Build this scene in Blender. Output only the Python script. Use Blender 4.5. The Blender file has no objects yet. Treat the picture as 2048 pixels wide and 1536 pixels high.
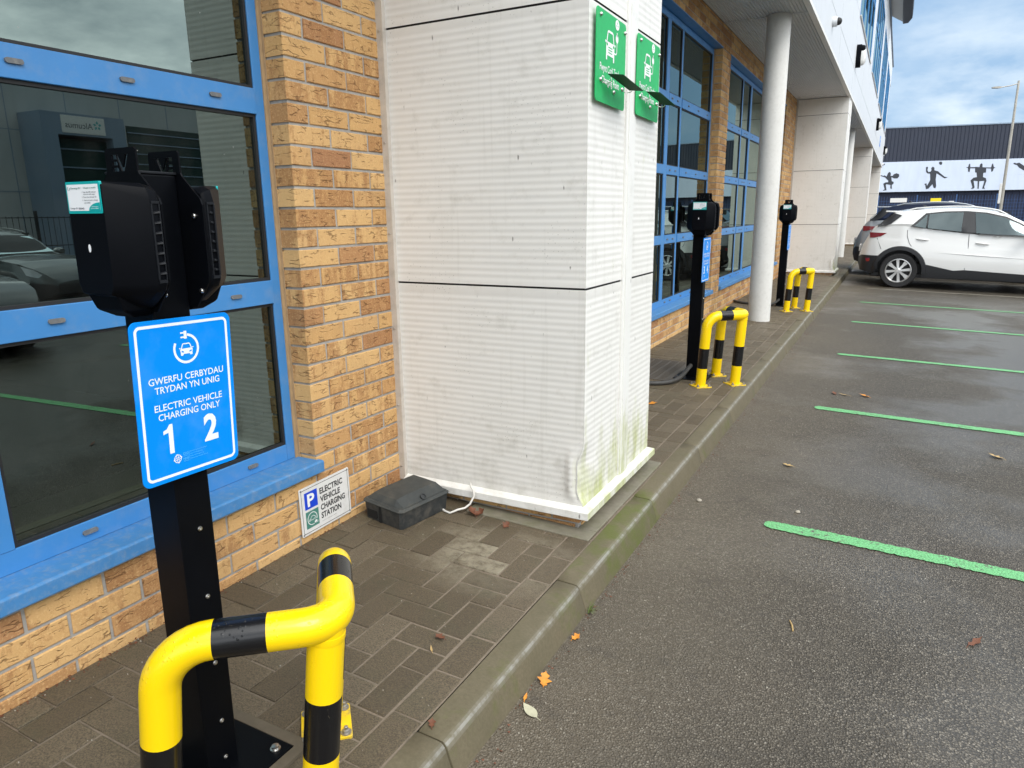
import bpy, bmesh, math, random
from mathutils import Vector, Matrix
random.seed(7)
S = bpy.context.scene
COL = S.collection
R = math.radians
SL = -.035                                    # fall of the pavement towards the kerb
def pz(x): return SL * x
def az(x): return -.138 - .029 * (min(x, 9.0) - 1.1)   # fall of the car park away from the kerb

# ------------------------------------------------------------------ mesh helper
class MB:
    def __init__(s): s.v = []; s.f = []; s.m = []; s.r = []
    def face(s, pts, mi=0, rnd=0.0):
        b = len(s.v); s.v += [tuple(p) for p in pts]
        s.f.append(tuple(range(b, b + len(pts)))); s.m.append(mi); s.r.append(rnd)
    def mesh(s, vs, fs, mi=0, rnd=0.0):
        b = len(s.v); s.v += [tuple(p) for p in vs]
        for k, f in enumerate(fs):
            s.f.append(tuple(i + b for i in f)); s.m.append(mi[k] if isinstance(mi, list) else mi); s.r.append(rnd)
    def box(s, a, b, mi=0, rnd=0.0, mat=None):
        (x0, y0, z0), (x1, y1, z1) = a, b
        vs = [Vector(p) for p in ((x0,y0,z0),(x1,y0,z0),(x1,y1,z0),(x0,y1,z0),(x0,y0,z1),(x1,y0,z1),(x1,y1,z1),(x0,y1,z1))]
        if mat: vs = [mat @ p for p in vs]
        s.mesh(vs, [(0,3,2,1),(4,5,6,7),(0,1,5,4),(1,2,6,5),(2,3,7,6),(3,0,4,7)], mi, rnd)
    def cbox(s, c, d, mi=0, rnd=0.0, mat=None):
        s.box([c[i]-d[i]/2 for i in range(3)], [c[i]+d[i]/2 for i in range(3)], mi, rnd, mat)
    def prism(s, poly, z0, z1, mi=0, mat=None, rnd=0.0):
        n = len(poly); a = sum(poly[i][0]*poly[(i+1)%n][1]-poly[(i+1)%n][0]*poly[i][1] for i in range(n))
        if a < 0: poly = poly[::-1]
        vs = [Vector((p[0],p[1],z0)) for p in poly] + [Vector((p[0],p[1],z1)) for p in poly]
        if mat: vs = [mat @ p for p in vs]
        s.mesh(vs, [tuple(range(n-1,-1,-1)), tuple(range(n, 2*n))] + [(i,(i+1)%n,(i+1)%n+n,i+n) for i in range(n)], mi, rnd)
    def rings(s, rr, mi=0, cap=True, closed=True):
        n = len(rr[0]); b = len(s.v)
        for r in rr: s.v += [tuple(p) for p in r]
        for k in range(len(rr)-1):
            mm = mi[k] if isinstance(mi, list) else mi
            for i in range(n if closed else n-1):
                j = (i+1) % n
                s.f.append((b+k*n+i, b+k*n+j, b+(k+1)*n+j, b+(k+1)*n+i)); s.m.append(mm); s.r.append(0)
        if cap:
            m0 = mi[0] if isinstance(mi, list) else mi; m1 = mi[-1] if isinstance(mi, list) else mi
            s.f.append(tuple(b+i for i in range(n-1,-1,-1))); s.m.append(m0); s.r.append(0)
            e = b + (len(rr)-1)*n
            s.f.append(tuple(e+i for i in range(n))); s.m.append(m1); s.r.append(0)
    def tube(s, path, r, n=12, mi=0, cap=True):
        path = [Vector(p) for p in path]; rr = []
        up = None
        for i, p in enumerate(path):
            t = (path[min(i+1, len(path)-1)] - path[max(i-1, 0)]).normalized()
            if up is None: up = t.orthogonal().normalized()
            up = (up - t*up.dot(t)).normalized(); w = t.cross(up)
            ri = r[i] if isinstance(r, (list, tuple)) else r
            rr.append([p + (up*math.cos(2*math.pi*k/n) + w*math.sin(2*math.pi*k/n))*ri for k in range(n)])
        s.rings(rr, mi, cap)
    def lathe(s, prof, n=24, mi=0, mat=None, cap=True):
        rr = []
        for (r, z) in prof:
            ring = [Vector((r*math.cos(2*math.pi*k/n), r*math.sin(2*math.pi*k/n), z)) for k in range(n)]
            rr.append([mat @ p for p in ring] if mat else ring)
        s.rings(rr, mi, cap)
    def build(s, name, mats, parent=None, smooth=None, bevel=None, seg=2):
        me = bpy.data.meshes.new(name); me.from_pydata(s.v, [], s.f); 
        mats = mats if isinstance(mats, (list, tuple)) else [mats]
        for m in mats: me.materials.append(m)
        me.polygons.foreach_set('material_index', s.m)
        a = me.attributes.new('rnd', 'FLOAT', 'FACE'); a.data.foreach_set('value', s.r)
        bm = bmesh.new(); bm.from_mesh(me); bmesh.ops.remove_doubles(bm, verts=bm.verts, dist=1e-5)
        bm.to_mesh(me); bm.free()
        if smooth is not None:
            me.polygons.foreach_set('use_smooth', [True]*len(me.polygons)); me.set_sharp_from_angle(angle=R(smooth))
        me.update()
        o = bpy.data.objects.new(name, me); COL.objects.link(o)
        if parent: o.parent = parent
        if bevel:
            b = o.modifiers.new('bevel', 'BEVEL'); b.width = bevel; b.segments = seg; b.limit_method = 'ANGLE'; b.angle_limit = R(35)
            b.harden_normals = False
            if smooth is None:
                me.polygons.foreach_set('use_smooth', [False]*len(me.polygons))
        return o
def thing(name, label, cat, loc=(0,0,0), rot=(0,0,0), group=None):
    o = bpy.data.objects.new(name, None); COL.objects.link(o); o.empty_display_size = .1
    o.location = loc; o.rotation_euler = rot
    return tag(o, label, cat, group)
def tag(o, label, cat, group=None):
    o['label'] = label; o['category'] = cat
    if group: o['group'] = group
    return o
def kind(o, k): o['kind'] = k; return o
def copy_tree(o, parent=None):
    c = o.copy(); COL.objects.link(c)
    if parent: c.parent = parent
    for ch in list(o.children): copy_tree(ch, c)
    return c
def rrect(w, h, r, n=5, cx=0, cy=0):
    pts = []
    for sx, sy, a0 in ((1,1,0),(-1,1,90),(-1,-1,180),(1,-1,270)):
        for k in range(n+1):
            a = R(a0 + 90*k/n); pts.append((cx + sx*(w/2-r) + r*math.cos(a), cy + sy*(h/2-r) + r*math.sin(a)))
    return pts
def frame_ring(mb, outer, inner, z0, z1, mi=0):
    n = len(outer)
    vs = [(p[0],p[1],z1) for p in outer] + [(p[0],p[1],z1) for p in inner] + [(p[0],p[1],z0) for p in outer] + [(p[0],p[1],z0) for p in inner]
    fs = []
    for i in range(n):
        j = (i+1) % n
        fs += [(i,j,n+j,n+i), (2*n+i,2*n+j,j,i)[::1], (n+i,n+j,3*n+j,3*n+i)]
    mb.mesh(vs, fs, mi)
def text(mb, body, cx, cy, w=None, h=None, z=0.0, t=.0006, mi=0, bold=0.0, mat=None, align='C'):
    cu = bpy.data.curves.new('lettering', 'FONT'); cu.body = body; cu.size = 1; cu.offset = bold; cu.resolution_u = 3
    cu.align_x = 'LEFT'
    ob = bpy.data.objects.new('lettering', cu); COL.objects.link(ob)
    bpy.context.view_layer.update()
    me = bpy.data.meshes.new_from_object(ob.evaluated_get(bpy.context.evaluated_depsgraph_get()))
    xs = [v.co.x for v in me.vertices]; ys = [v.co.y for v in me.vertices]
    x0, x1, y0, y1 = min(xs), max(xs), min(ys), max(ys)
    sy = h/(y1-y0) if h else w/(x1-x0)
    sx = w/(x1-x0) if w else sy
    ox = cx - (x0+x1)/2*sx if align == 'C' else cx - x0*sx
    oy = cy - (y0+y1)/2*sy
    vs = [Vector((v.co.x*sx+ox, v.co.y*sy+oy, z+t)) for v in me.vertices]
    if mat: vs = [mat @ p for p in vs]
    mb.mesh(vs, [tuple(p.vertices) for p in me.polygons], mi)
    bpy.data.objects.remove(ob); bpy.data.curves.remove(cu); bpy.data.meshes.remove(me)
def arc(cx, cy, r, a0, a1, n=24, ry=None):
    return [(cx + r*math.cos(R(a0+(a1-a0)*k/n)), cy + (ry or r)*math.sin(R(a0+(a1-a0)*k/n))) for k in range(n+1)]
def stroke(mb, pts, w, z=.0006, mi=0, closed=False):
    P = [Vector((p[0], p[1])) for p in pts]; n = len(P); L = []; Q = []
    for i in range(n):
        a = P[(i-1) % n] if (closed or i > 0) else P[i]; b = P[(i+1) % n] if (closed or i < n-1) else P[i]
        t = (b-a).normalized(); nn = Vector((-t.y, t.x))
        L.append(P[i]+nn*w/2); Q.append(P[i]-nn*w/2)
    for i in range(n if closed else n-1):
        j = (i+1) % n
        mb.face([(Q[i].x,Q[i].y,z),(Q[j].x,Q[j].y,z),(L[j].x,L[j].y,z),(L[i].x,L[i].y,z)], mi)
def poly(mb, pts, z=.0006, mi=0):
    n = len(pts); a = sum(pts[i][0]*pts[(i+1)%n][1]-pts[(i+1)%n][0]*pts[i][1] for i in range(n))
    if a < 0: pts = pts[::-1]
    mb.face([(p[0],p[1],z) for p in pts], mi)

# ------------------------------------------------------------------ materials
def newmat(name):
    m = bpy.data.materials.new(name); m.use_nodes = True
    return m, m.node_tree, m.node_tree.nodes['Principled BSDF']
def nd(nt, typ, inp=None, **props):
    n = nt.nodes.new(typ)
    for k, v in props.items(): setattr(n, k, v)
    for k, v in (inp or {}).items():
        s = n.inputs[k]
        if hasattr(v, 'is_output') or isinstance(v, bpy.types.NodeSocket): nt.links.new(v, s)
        else: s.default_value = v
    return n
def c4(c): return (c[0], c[1], c[2], 1)
def math_(nt, op, a, b=0.0, clamp=False): return nd(nt, 'ShaderNodeMath', {0: a, 1: b}, operation=op, use_clamp=clamp).outputs[0]
def mixc(nt, fac, a, b, blend='MIX'):
    n = nd(nt, 'ShaderNodeMix', data_type='RGBA', blend_type=blend)
    for i, v in ((0, fac), (6, a), (7, b)):
        if isinstance(v, bpy.types.NodeSocket): nt.links.new(v, n.inputs[i])
        else: n.inputs[i].default_value = c4(v) if isinstance(v, tuple) and len(v) == 3 else v
    return n.outputs[2]
def coords(nt, scale=(1,1,1), kindc='Object'):
    tc = nd(nt, 'ShaderNodeTexCoord')
    mp = nd(nt, 'ShaderNodeMapping', {'Vector': tc.outputs[kindc], 'Scale': scale})
    return mp.outputs[0]
def noise(nt, vec, scale, detail=3, rough=.5, out=0, dist=0.0):
    return nd(nt, 'ShaderNodeTexNoise', {'Vector': vec, 'Scale': scale, 'Detail': detail, 'Roughness': rough, 'Distortion': dist}).outputs[out]
def voro(nt, vec, scale, feat='F1', out='Distance', rnd=1.0):
    return nd(nt, 'ShaderNodeTexVoronoi', {'Vector': vec, 'Scale': scale, 'Randomness': rnd}, feature=feat).outputs[out]
def ramp(nt, fac, stops, interp='LINEAR'):
    n = nd(nt, 'ShaderNodeValToRGB', {'Fac': fac}); cr = n.color_ramp; cr.interpolation = interp
    while len(cr.elements) < len(stops): cr.elements.new(.5)
    for e, (p, c) in zip(cr.elements, stops):
        e.position = p; e.color = c4(c) if isinstance(c, tuple) else (c, c, c, 1)
    return n.outputs[0]
def step(nt, x, a, b): return nd(nt, 'ShaderNodeMapRange', {'Value': x, 'From Min': a, 'From Max': b, 'To Min': 0.0, 'To Max': 1.0}).outputs[0]
def bump(nt, h, strength=.3, dist=.002, normal=None):
    i = {'Height': h, 'Strength': strength, 'Distance': dist}
    if normal: i['Normal'] = normal
    return nd(nt, 'ShaderNodeBump', i).outputs[0]
def setp(nt, b, **kw):
    names = {'col': 'Base Color', 'rough': 'Roughness', 'metal': 'Metallic', 'spec': 'Specular IOR Level', 'coat': 'Coat Weight', 'coatr': 'Coat Roughness', 'normal': 'Normal', 'alpha': 'Alpha'}
    for k, v in kw.items():
        s = b.inputs[names[k]]
        if isinstance(v, bpy.types.NodeSocket): nt.links.new(v, s)
        else: s.default_value = c4(v) if isinstance(v, tuple) and len(v) == 3 else v
def simple(name, col, rough=.5, metal=0.0, var=0.0, vs=20, dirt=0.0, ds=6, dirtc=(.12,.1,.08), bs=0.0, bscale=200, spec=.5, coat=0.0, rvar=0.0):
    m, nt, b = newmat(name); v = coords(nt)
    c = col
    if var:
        n1 = noise(nt, v, vs, 4)
        c = mixc(nt, n1, tuple(x*(1-var) for x in col), tuple(min(1, x*(1+var)) for x in col))
    if dirt:
        n2 = noise(nt, v, ds, 8, .7)
        c = mixc(nt, math_(nt, 'MULTIPLY', step(nt, n2, .48, .75), dirt), c, dirtc)
    setp(nt, b, col=c, metal=metal, spec=spec, coat=coat, coatr=.05)
    if rvar: setp(nt, b, rough=math_(nt, 'ADD', math_(nt, 'MULTIPLY', noise(nt, v, vs*1.7, 4), rvar), rough-rvar/2))
    else: setp(nt, b, rough=rough)
    if bs: setp(nt, b, normal=bump(nt, noise(nt, v, bscale, 3), bs, .002))
    return m

def brick_mat():
    m, nt, b = newmat('buff brick'); v = coords(nt)
    at = nd(nt, 'ShaderNodeAttribute', attribute_name='rnd').outputs['Fac']
    base = ramp(nt, at, [(0, (.34,.165,.08)), (.10, (.43,.23,.10)), (.25, (.52,.305,.125)), (.5, (.575,.35,.147)), (.8, (.61,.385,.17)), (1, (.53,.315,.135))])
    off = nd(nt, 'ShaderNodeCombineXYZ', {'X': at, 'Y': math_(nt, 'MULTIPLY', at, 37.0), 'Z': math_(nt, 'MULTIPLY', at, 11.0)}).outputs[0]
    vv = nd(nt, 'ShaderNodeVectorMath', {0: v, 1: off}, operation='ADD').outputs[0]
    n2 = noise(nt, vv, 150, 3, .65); n3 = noise(nt, vv, 48, 5, .75)
    n1 = noise(nt, nd(nt, 'ShaderNodeMapping', {'Vector': vv, 'Scale': (26, 26, 5)}).outputs[0], 1, 4, .6)
    pick = math_(nt, 'FRACT', math_(nt, 'MULTIPLY', at, 17.31))            # which bricks are flashed brown
    fl = step(nt, math_(nt, 'ADD', math_(nt, 'ADD', math_(nt, 'MULTIPLY', n1, .75), math_(nt, 'MULTIPLY', n3, .5)), math_(nt, 'MULTIPLY', pick, .30)), .74, .88)
    c = mixc(nt, math_(nt, 'MULTIPLY', fl, .72), base, mixc(nt, n2, (.20,.085,.035), (.46,.235,.095)))
    c = mixc(nt, math_(nt, 'MULTIPLY', step(nt, n2, .54, .72), .45), c, (.76,.54,.27))
    c = mixc(nt, math_(nt, 'MULTIPLY', step(nt, n3, .56, .74), .42), c, (.33,.165,.065))
    w = noise(nt, vv, 18, 3, .6, 1)
    wv = nd(nt, 'ShaderNodeVectorMath', {0: nd(nt, 'ShaderNodeMapping', {'Vector': vv, 'Scale': (6.5, 6.5, 44)}).outputs[0], 1: nd(nt, 'ShaderNodeVectorMath', {0: w, 1: (.7,.7,1.3)}, operation='MULTIPLY').outputs[0]}, operation='ADD').outputs[0]
    d = voro(nt, wv, 1, 'DISTANCE_TO_EDGE')
    crack = math_(nt, 'MULTIPLY', math_(nt, 'SUBTRACT', 1.0, step(nt, d, .012, .045)), step(nt, noise(nt, vv, 26, 3), .49, .57))
    c = mixc(nt, math_(nt, 'MULTIPLY', crack, .52), c, (.085,.035,.015))
    pit = math_(nt, 'MULTIPLY', math_(nt, 'SUBTRACT', 1.0, step(nt, voro(nt, vv, 95), .10, .2)), step(nt, noise(nt, vv, 33, 2), .58, .62))
    c = mixc(nt, math_(nt, 'MULTIPLY', pit, .7), c, (.07,.035,.02))
    n4 = noise(nt, v, 3.2, 6, .65)
    c = mixc(nt, math_(nt, 'MULTIPLY', step(nt, n4, .55, .8), .3), c, (.12,.09,.06))
    setp(nt, b, col=c, rough=.85, spec=.25)
    h = math_(nt, 'SUBTRACT', math_(nt, 'ADD', math_(nt, 'MULTIPLY', n2, .35), math_(nt, 'MULTIPLY', n3, .6)), math_(nt, 'MULTIPLY', crack, 1.4))
    setp(nt, b, normal=bump(nt, h, .7, .003))
    return m
def clad_mat(name, col, algae=True, far=False):
    m, nt, b = newmat(name); v = coords(nt)
    geo = nd(nt, 'ShaderNodeNewGeometry')
    n1 = noise(nt, v, 3, 6, .65)
    c = mixc(nt, math_(nt, 'MULTIPLY', step(nt, n1, .45, .75), .16), col, tuple(x*.72 for x in (col[0]*.98, col[1]*.96, col[2]*.9)))
    vs = nd(nt, 'ShaderNodeMapping', {'Vector': v, 'Scale': (1,1,.33)}).outputs[0]
    # vertical run marks
    n2 = noise(nt, nd(nt, 'ShaderNodeMapping', {'Vector': v, 'Scale': (30,30,1.2)}).outputs[0], 1, 4, .6)
    c = mixc(nt, math_(nt, 'MULTIPLY', step(nt, n2, .56, .8), .22), c, (.36,.34,.29))
    if not far:
        d = voro(nt, vs, 24); pick = noise(nt, v, 17, 2)
        k = math_(nt, 'MULTIPLY', math_(nt, 'SUBTRACT', 1.0, step(nt, d, .05, .11)), step(nt, pick, .54, .59))
        d2 = voro(nt, v, 70); k2 = math_(nt, 'MULTIPLY', math_(nt, 'SUBTRACT', 1.0, step(nt, d2, .08, .18)), step(nt, noise(nt, v, 6, 3), .52, .64))
        c = mixc(nt, math_(nt, 'MULTIPLY', math_(nt, 'MAXIMUM', k, math_(nt, 'MULTIPLY', k2, .6)), .75), c, (.06,.05,.04))
        # insect droppings and scuffs in thin smears
        n5 = noise(nt, nd(nt, 'ShaderNodeMapping', {'Vector': v, 'Scale': (60,60,14)}).outputs[0], 1, 5, .7)
        c = mixc(nt, math_(nt, 'MULTIPLY', step(nt, n5, .68, .76), .5), c, (.16,.14,.12))
    if algae:
        sx = nd(nt, 'ShaderNodeSeparateXYZ', {'Vector': v}).outputs
        low = math_(nt, 'SUBTRACT', 1.0, step(nt, sx[2], .0, .5))
        nx = nd(nt, 'ShaderNodeSeparateXYZ', {'Vector': geo.outputs['Normal']}).outputs[0]
        n3 = noise(nt, nd(nt, 'ShaderNodeMapping', {'Vector': v, 'Scale': (9,9,3)}).outputs[0], 1, 6, .7)
        f = math_(nt, 'MULTIPLY', math_(nt, 'MULTIPLY', step(nt, math_(nt, 'ADD', n3, math_(nt, 'MULTIPLY', low, .34)), .62, .9), step(nt, nx, .2, .8)), .75)
        c = mixc(nt, f, c, (.34,.38,.07))
        n4 = noise(nt, v, 11, 5, .7)
        f2 = math_(nt, 'MULTIPLY', step(nt, math_(nt, 'ADD', n4, math_(nt, 'MULTIPLY', low, .12)), .56, .82), .35)
        c = mixc(nt, f2, c, (.30,.28,.22))
    setp(nt, b, col=c, rough=.48, spec=.4)
    setp(nt, b, normal=bump(nt, noise(nt, v, 5, 1), .03, .01))
    return m
def paver_mat():
    m, nt, b = newmat('block paver'); v = coords(nt)
    at = nd(nt, 'ShaderNodeAttribute', attribute_name='rnd').outputs['Fac']
    base = ramp(nt, at, [(0, (.122,.093,.056)), (.35, (.150,.116,.072)), (.7, (.172,.135,.086)), (1, (.205,.163,.108))])
    n1 = noise(nt, v, 220, 4, .75)
    n1c = noise(nt, v, 75, 5, .75)
    c = mixc(nt, step(nt, n1, .36, .62), tuple([.058,.046,.032]), base)
    c = mixc(nt, math_(nt, 'MULTIPLY', step(nt, n1c, .54, .70), .5), c, (.055,.046,.036))
    c = mixc(nt, math_(nt, 'MULTIPLY', step(nt, n1c, .30, .46), .0), c, (.2,.17,.13))
    n1b = noise(nt, v, 420, 2, .6)
    c = mixc(nt, math_(nt, 'MULTIPLY', step(nt, n1b, .68, .76), .6), c, (.42,.36,.28))
    n2 = noise(nt, v, 7, 5, .6)
    c = mixc(nt, math_(nt, 'MULTIPLY', step(nt, n2, .5, .75), .35), c, (.070,.074,.042))
    # pale lichen patch in front of the boxed pillar
    p = nd(nt, 'ShaderNodeVectorMath', {0: v, 1: (.72, 2.2, 0)}, operation='SUBTRACT').outputs[0]
    ln = nd(nt, 'ShaderNodeVectorMath', {0: nd(nt, 'ShaderNodeMapping', {'Vector': p, 'Scale': (1.25,1.7,0)}).outputs[0]}, operation='LENGTH').outputs['Value']
    f = math_(nt, 'MULTIPLY', math_(nt, 'MULTIPLY', math_(nt, 'SUBTRACT', 1.0, step(nt, ln, .16, .52)), step(nt, noise(nt, v, 22, 6, .7), .34, .58)), step(nt, math_(nt, 'FRACT', math_(nt, 'MULTIPLY', at, 9.7)), .2, .7))
    c = mixc(nt, math_(nt, 'MULTIPLY', f, .6), c, (.38,.34,.25))
    setp(nt, b, col=c, spec=.3, rough=math_(nt, 'ADD', math_(nt, 'MULTIPLY', noise(nt, v, 5, 4), .35), .40))
    h = math_(nt, 'ADD', math_(nt, 'ADD', n1, math_(nt, 'MULTIPLY', n1c, .9)), math_(nt, 'MULTIPLY', n2, .6))
    setp(nt, b, normal=bump(nt, h, 1.0, .004))
    return m
def asphalt_mat():
    m, nt, b = newmat('wet asphalt'); v = coords(nt)
    vd = nd(nt, 'ShaderNodeVectorMath', {0: v, 1: nd(nt, 'ShaderNodeVectorMath', {0: noise(nt, v, 40, 2, .5, 1), 1: (.012,.012,.012)}, operation='MULTIPLY').outputs[0]}, operation='ADD').outputs[0]
    vo = nd(nt, 'ShaderNodeTexVoronoi', {'Vector': vd, 'Scale': 150.0})
    rc = nd(nt, 'ShaderNodeSeparateColor', {0: vo.outputs['Color']}).outputs[0]
    agg = ramp(nt, rc, [(0, (.066,.055,.041)), (.5, (.126,.108,.083)), (.85, (.200,.176,.140)), (.99, (.25,.222,.182)), (1, (.40,.37,.31))])
    edge = step(nt, math_(nt, 'ADD', vo.outputs['Distance'], math_(nt, 'MULTIPLY', math_(nt, 'SUBTRACT', noise(nt, v, 55, 3, .6), .5), .55)), .26, .60)
    c = mixc(nt, edge, agg, (.040,.034,.026))
    sx = nd(nt, 'ShaderNodeSeparateXYZ', {'Vector': v}).outputs
    big = noise(nt, v, .9, 5, .6)
    # silt washed against the kerb
    f = math_(nt, 'MULTIPLY', math_(nt, 'SUBTRACT', 1.0, step(nt, math_(nt, 'ADD', sx[0], math_(nt, 'MULTIPLY', big, .9)), 1.45, 2.5)), .62)
    c = mixc(nt, f, c, mixc(nt, .55, agg, (.175,.138,.088)))
    n2 = noise(nt, v, 4, 5, .65)
    c = mixc(nt, math_(nt, 'MULTIPLY', step(nt, n2, .52, .75), .4), c, (.095,.082,.064))
    n6 = noise(nt, v, .55, 5, .62)
    c = mixc(nt, math_(nt, 'MULTIPLY', step(nt, n6, .46, .66), .30), c, (.06,.054,.044))
    n7 = noise(nt, v, 9, 4, .6)
    c = mixc(nt, math_(nt, 'MULTIPLY', step(nt, n7, .60, .70), .40), c, (.055,.047,.038))
    wet = step(nt, math_(nt, 'ADD', noise(nt, v, .75, 4, .55), math_(nt, 'MULTIPLY', step(nt, sx[0], 1.5, 3.2), .13)), .5, .64)
    r = math_(nt, 'SUBTRACT', .66, math_(nt, 'MULTIPLY', wet, .36))
    setp(nt, b, col=c, rough=r, spec=.38)
    h = math_(nt, 'ADD', math_(nt, 'MULTIPLY', math_(nt, 'SUBTRACT', 1.0, vo.outputs['Distance']), math_(nt, 'ADD', .6, math_(nt, 'MULTIPLY', rc, .6))), math_(nt, 'MULTIPLY', noise(nt, v, 500, 2), .25))
    setp(nt, b, normal=bump(nt, h, math_(nt, 'SUBTRACT', 1.0, math_(nt, 'MULTIPLY', wet, .60)), .006))
    return m
def kerb_mat():
    m, nt, b = newmat('concrete kerb'); v = coords(nt)
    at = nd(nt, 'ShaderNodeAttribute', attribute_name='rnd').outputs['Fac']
    sx = nd(nt, 'ShaderNodeSeparateXYZ', {'Vector': v}).outputs
    n1 = noise(nt, v, 90, 4, .7); n2 = noise(nt, v, 5, 6, .65)
    c = mixc(nt, n1, (.085,.071,.043), (.170,.145,.096))
    c = mixc(nt, math_(nt, 'MULTIPLY', step(nt, n2, .4, .7), .6), c, (.095,.085,.050))
    yb = math_(nt, 'SUBTRACT', 1.0, step(nt, math_(nt, 'ABSOLUTE', math_(nt, 'SUBTRACT', sx[1], 2.75)), .1, .75))
    g = step(nt, math_(nt, 'ADD', noise(nt, v, 6, 5, .7), math_(nt, 'MULTIPLY', yb, .24)), .57, .80)
    c = mixc(nt, math_(nt, 'MULTIPLY', g, .75), c, (.085,.105,.020))
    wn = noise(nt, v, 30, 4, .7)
    c = mixc(nt, math_(nt, 'MULTIPLY', math_(nt, 'MULTIPLY', step(nt, at, .5, .9), step(nt, wn, .3, .6)), .62), c, (.30,.295,.27))  # paler arris: worn edge plus wet highlight, both put into the colour
    setp(nt, b, col=c, rough=math_(nt, 'ADD', .42, math_(nt, 'MULTIPLY', n2, .3)), spec=.25, normal=bump(nt, n1, .4, .002))
    return m
def guard_mat(name, col):
    m, nt, b = newmat(name); v = coords(nt)
    d1 = voro(nt, v, 120); d2 = voro(nt, nd(nt, 'ShaderNodeVectorMath', {0: v, 1: (3.3,1.7,5.1)}, operation='ADD').outputs[0], 62)
    nz = nd(nt, 'ShaderNodeSeparateXYZ', {'Vector': nd(nt, 'ShaderNodeNewGeometry').outputs['Normal']}).outputs[2]
    mk = math_(nt, 'MULTIPLY', step(nt, noise(nt, v, 20, 2), .42, .52), step(nt, nz, -.1, .5))
    h1 = math_(nt, 'MULTIPLY', math_(nt, 'SUBTRACT', 1.0, step(nt, d1, .08, .26)), mk)
    h2 = math_(nt, 'MULTIPLY', math_(nt, 'SUBTRACT', 1.0, step(nt, d2, .07, .2)), mk)
    scr = step(nt, noise(nt, nd(nt, 'ShaderNodeMapping', {'Vector': v, 'Scale': (46,46,9)}).outputs[0], 1, 5, .75), .66, .70)
    c = mixc(nt, math_(nt, 'MULTIPLY', scr, .45), col, (.45,.38,.25) if col[0] < .1 else (.42,.27,.02))
    setp(nt, b, col=c, rough=.25, spec=.35, coat=.2, coatr=.06, normal=bump(nt, math_(nt, 'ADD', h1, h2), .8, .0015))
    return m
def glass_mat(name, tint=(.13,.19,.165), refl=.17, rcol=(.62,.77,.72)):
    m = bpy.data.materials.new(name); m.use_nodes = True; nt = m.node_tree; nt.nodes.clear()
    out = nd(nt, 'ShaderNodeOutputMaterial')
    fr = nd(nt, 'ShaderNodeFresnel', {'IOR': 1.6}).outputs[0]
    v = coords(nt)
    nb = bump(nt, noise(nt, v, 1.3, 1), .03, .004)
    gl = nd(nt, 'ShaderNodeBsdfGlossy', {'Color': c4(rcol), 'Roughness': 0.0, 'Normal': nb})
    tr = nd(nt, 'ShaderNodeBsdfTransparent', {'Color': c4(tint)})
    mx = nd(nt, 'ShaderNodeMixShader', {0: math_(nt, 'ADD', math_(nt, 'MULTIPLY', fr, .9), refl, True), 1: tr.outputs[0], 2: gl.outputs[0]})
    # rain spots and dust on the outside
    d = voro(nt, v, 34); k = math_(nt, 'MULTIPLY', math_(nt, 'SUBTRACT', 1.0, step(nt, d, .03, .07)), step(nt, noise(nt, v, 21, 2), .62, .66))
    df = nd(nt, 'ShaderNodeBsdfDiffuse', {'Color': (.5,.5,.46,1)})
    dust = math_(nt, 'ADD', math_(nt, 'MULTIPLY', k, .6), math_(nt, 'MULTIPLY', step(nt, noise(nt, v, 5, 6, .7), .45, .85), .03))
    m2 = nd(nt, 'ShaderNodeMixShader', {0: dust, 1: mx.outputs[0], 2: df.outputs[0]})
    nt.links.new(m2.outputs[0], out.inputs['Surface'])
    return m
def sheet_mat(name, base, rib=None):
    m, nt, b = newmat(name); v = coords(nt)
    n = noise(nt, nd(nt, 'ShaderNodeMapping', {'Vector': v, 'Scale': (2,2,.5)}).outputs[0], 1, 5, .6)
    setp(nt, b, col=mixc(nt, n, tuple(x*.85 for x in base), tuple(x*1.12 for x in base)), rough=.5, spec=.3)
    return m
def reflective_sign(name, col):
    m, nt, b = newmat(name); v = coords(nt)
    w1 = voro(nt, v, 330, rnd=0.0)
    c = mixc(nt, math_(nt, 'MULTIPLY', step(nt, w1, .25, .6), .22), col, tuple(x*.7 for x in col))
    n = noise(nt, v, 9, 5, .6)
    c = mixc(nt, math_(nt, 'MULTIPLY', step(nt, n, .5, .8), .18), c, (.25,.42,.6))
    setp(nt, b, col=c, rough=.4, spec=.15)
    return m

BRICK = brick_mat()
MORTAR = simple('mortar', (.345,.328,.30), .95, var=.25, vs=60, bs=.5, bscale=300, dirt=.4, dirtc=(.14,.12,.10))
BLUE = simple('blue painted aluminium', (.050,.215,.50), .42, var=.08, vs=8, dirt=.35, ds=14, dirtc=(.20,.28,.40), spec=.45, rvar=.15)
BLUED = simple('dusty blue sill', (.052,.20,.44), .6, var=.12, vs=30, dirt=.55, ds=34, dirtc=(.27,.30,.33), bs=.15, bscale=120)
SEAL = simple('tan sealant', (.36,.245,.135), .8, var=.25, vs=30)
GASKET = simple('black gasket', (.012,.012,.013), .6)
CAP = simple('grey slot cover', (.13,.135,.14), .6, var=.3, vs=80, dirt=.6, ds=60, dirtc=(.3,.28,.24))
GLASS = glass_mat('tinted solar glass')
CLAD = clad_mat('ribbed white cladding', (.72,.705,.67))
TRIM = clad_mat('white flashing', (.74,.73,.70))
TRIMB = simple('beige corner trim', (.52,.475,.42), .5, var=.12, vs=14, dirt=.35, ds=20)
FASC = clad_mat('white fascia panel', (.60,.62,.645), algae=False, far=True)
SOFF = simple('grey white soffit', (.50,.51,.52), .5, var=.06, vs=3)
GAP = simple('dark joint', (.02,.018,.016), .9)
PAVER = paver_mat()
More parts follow.
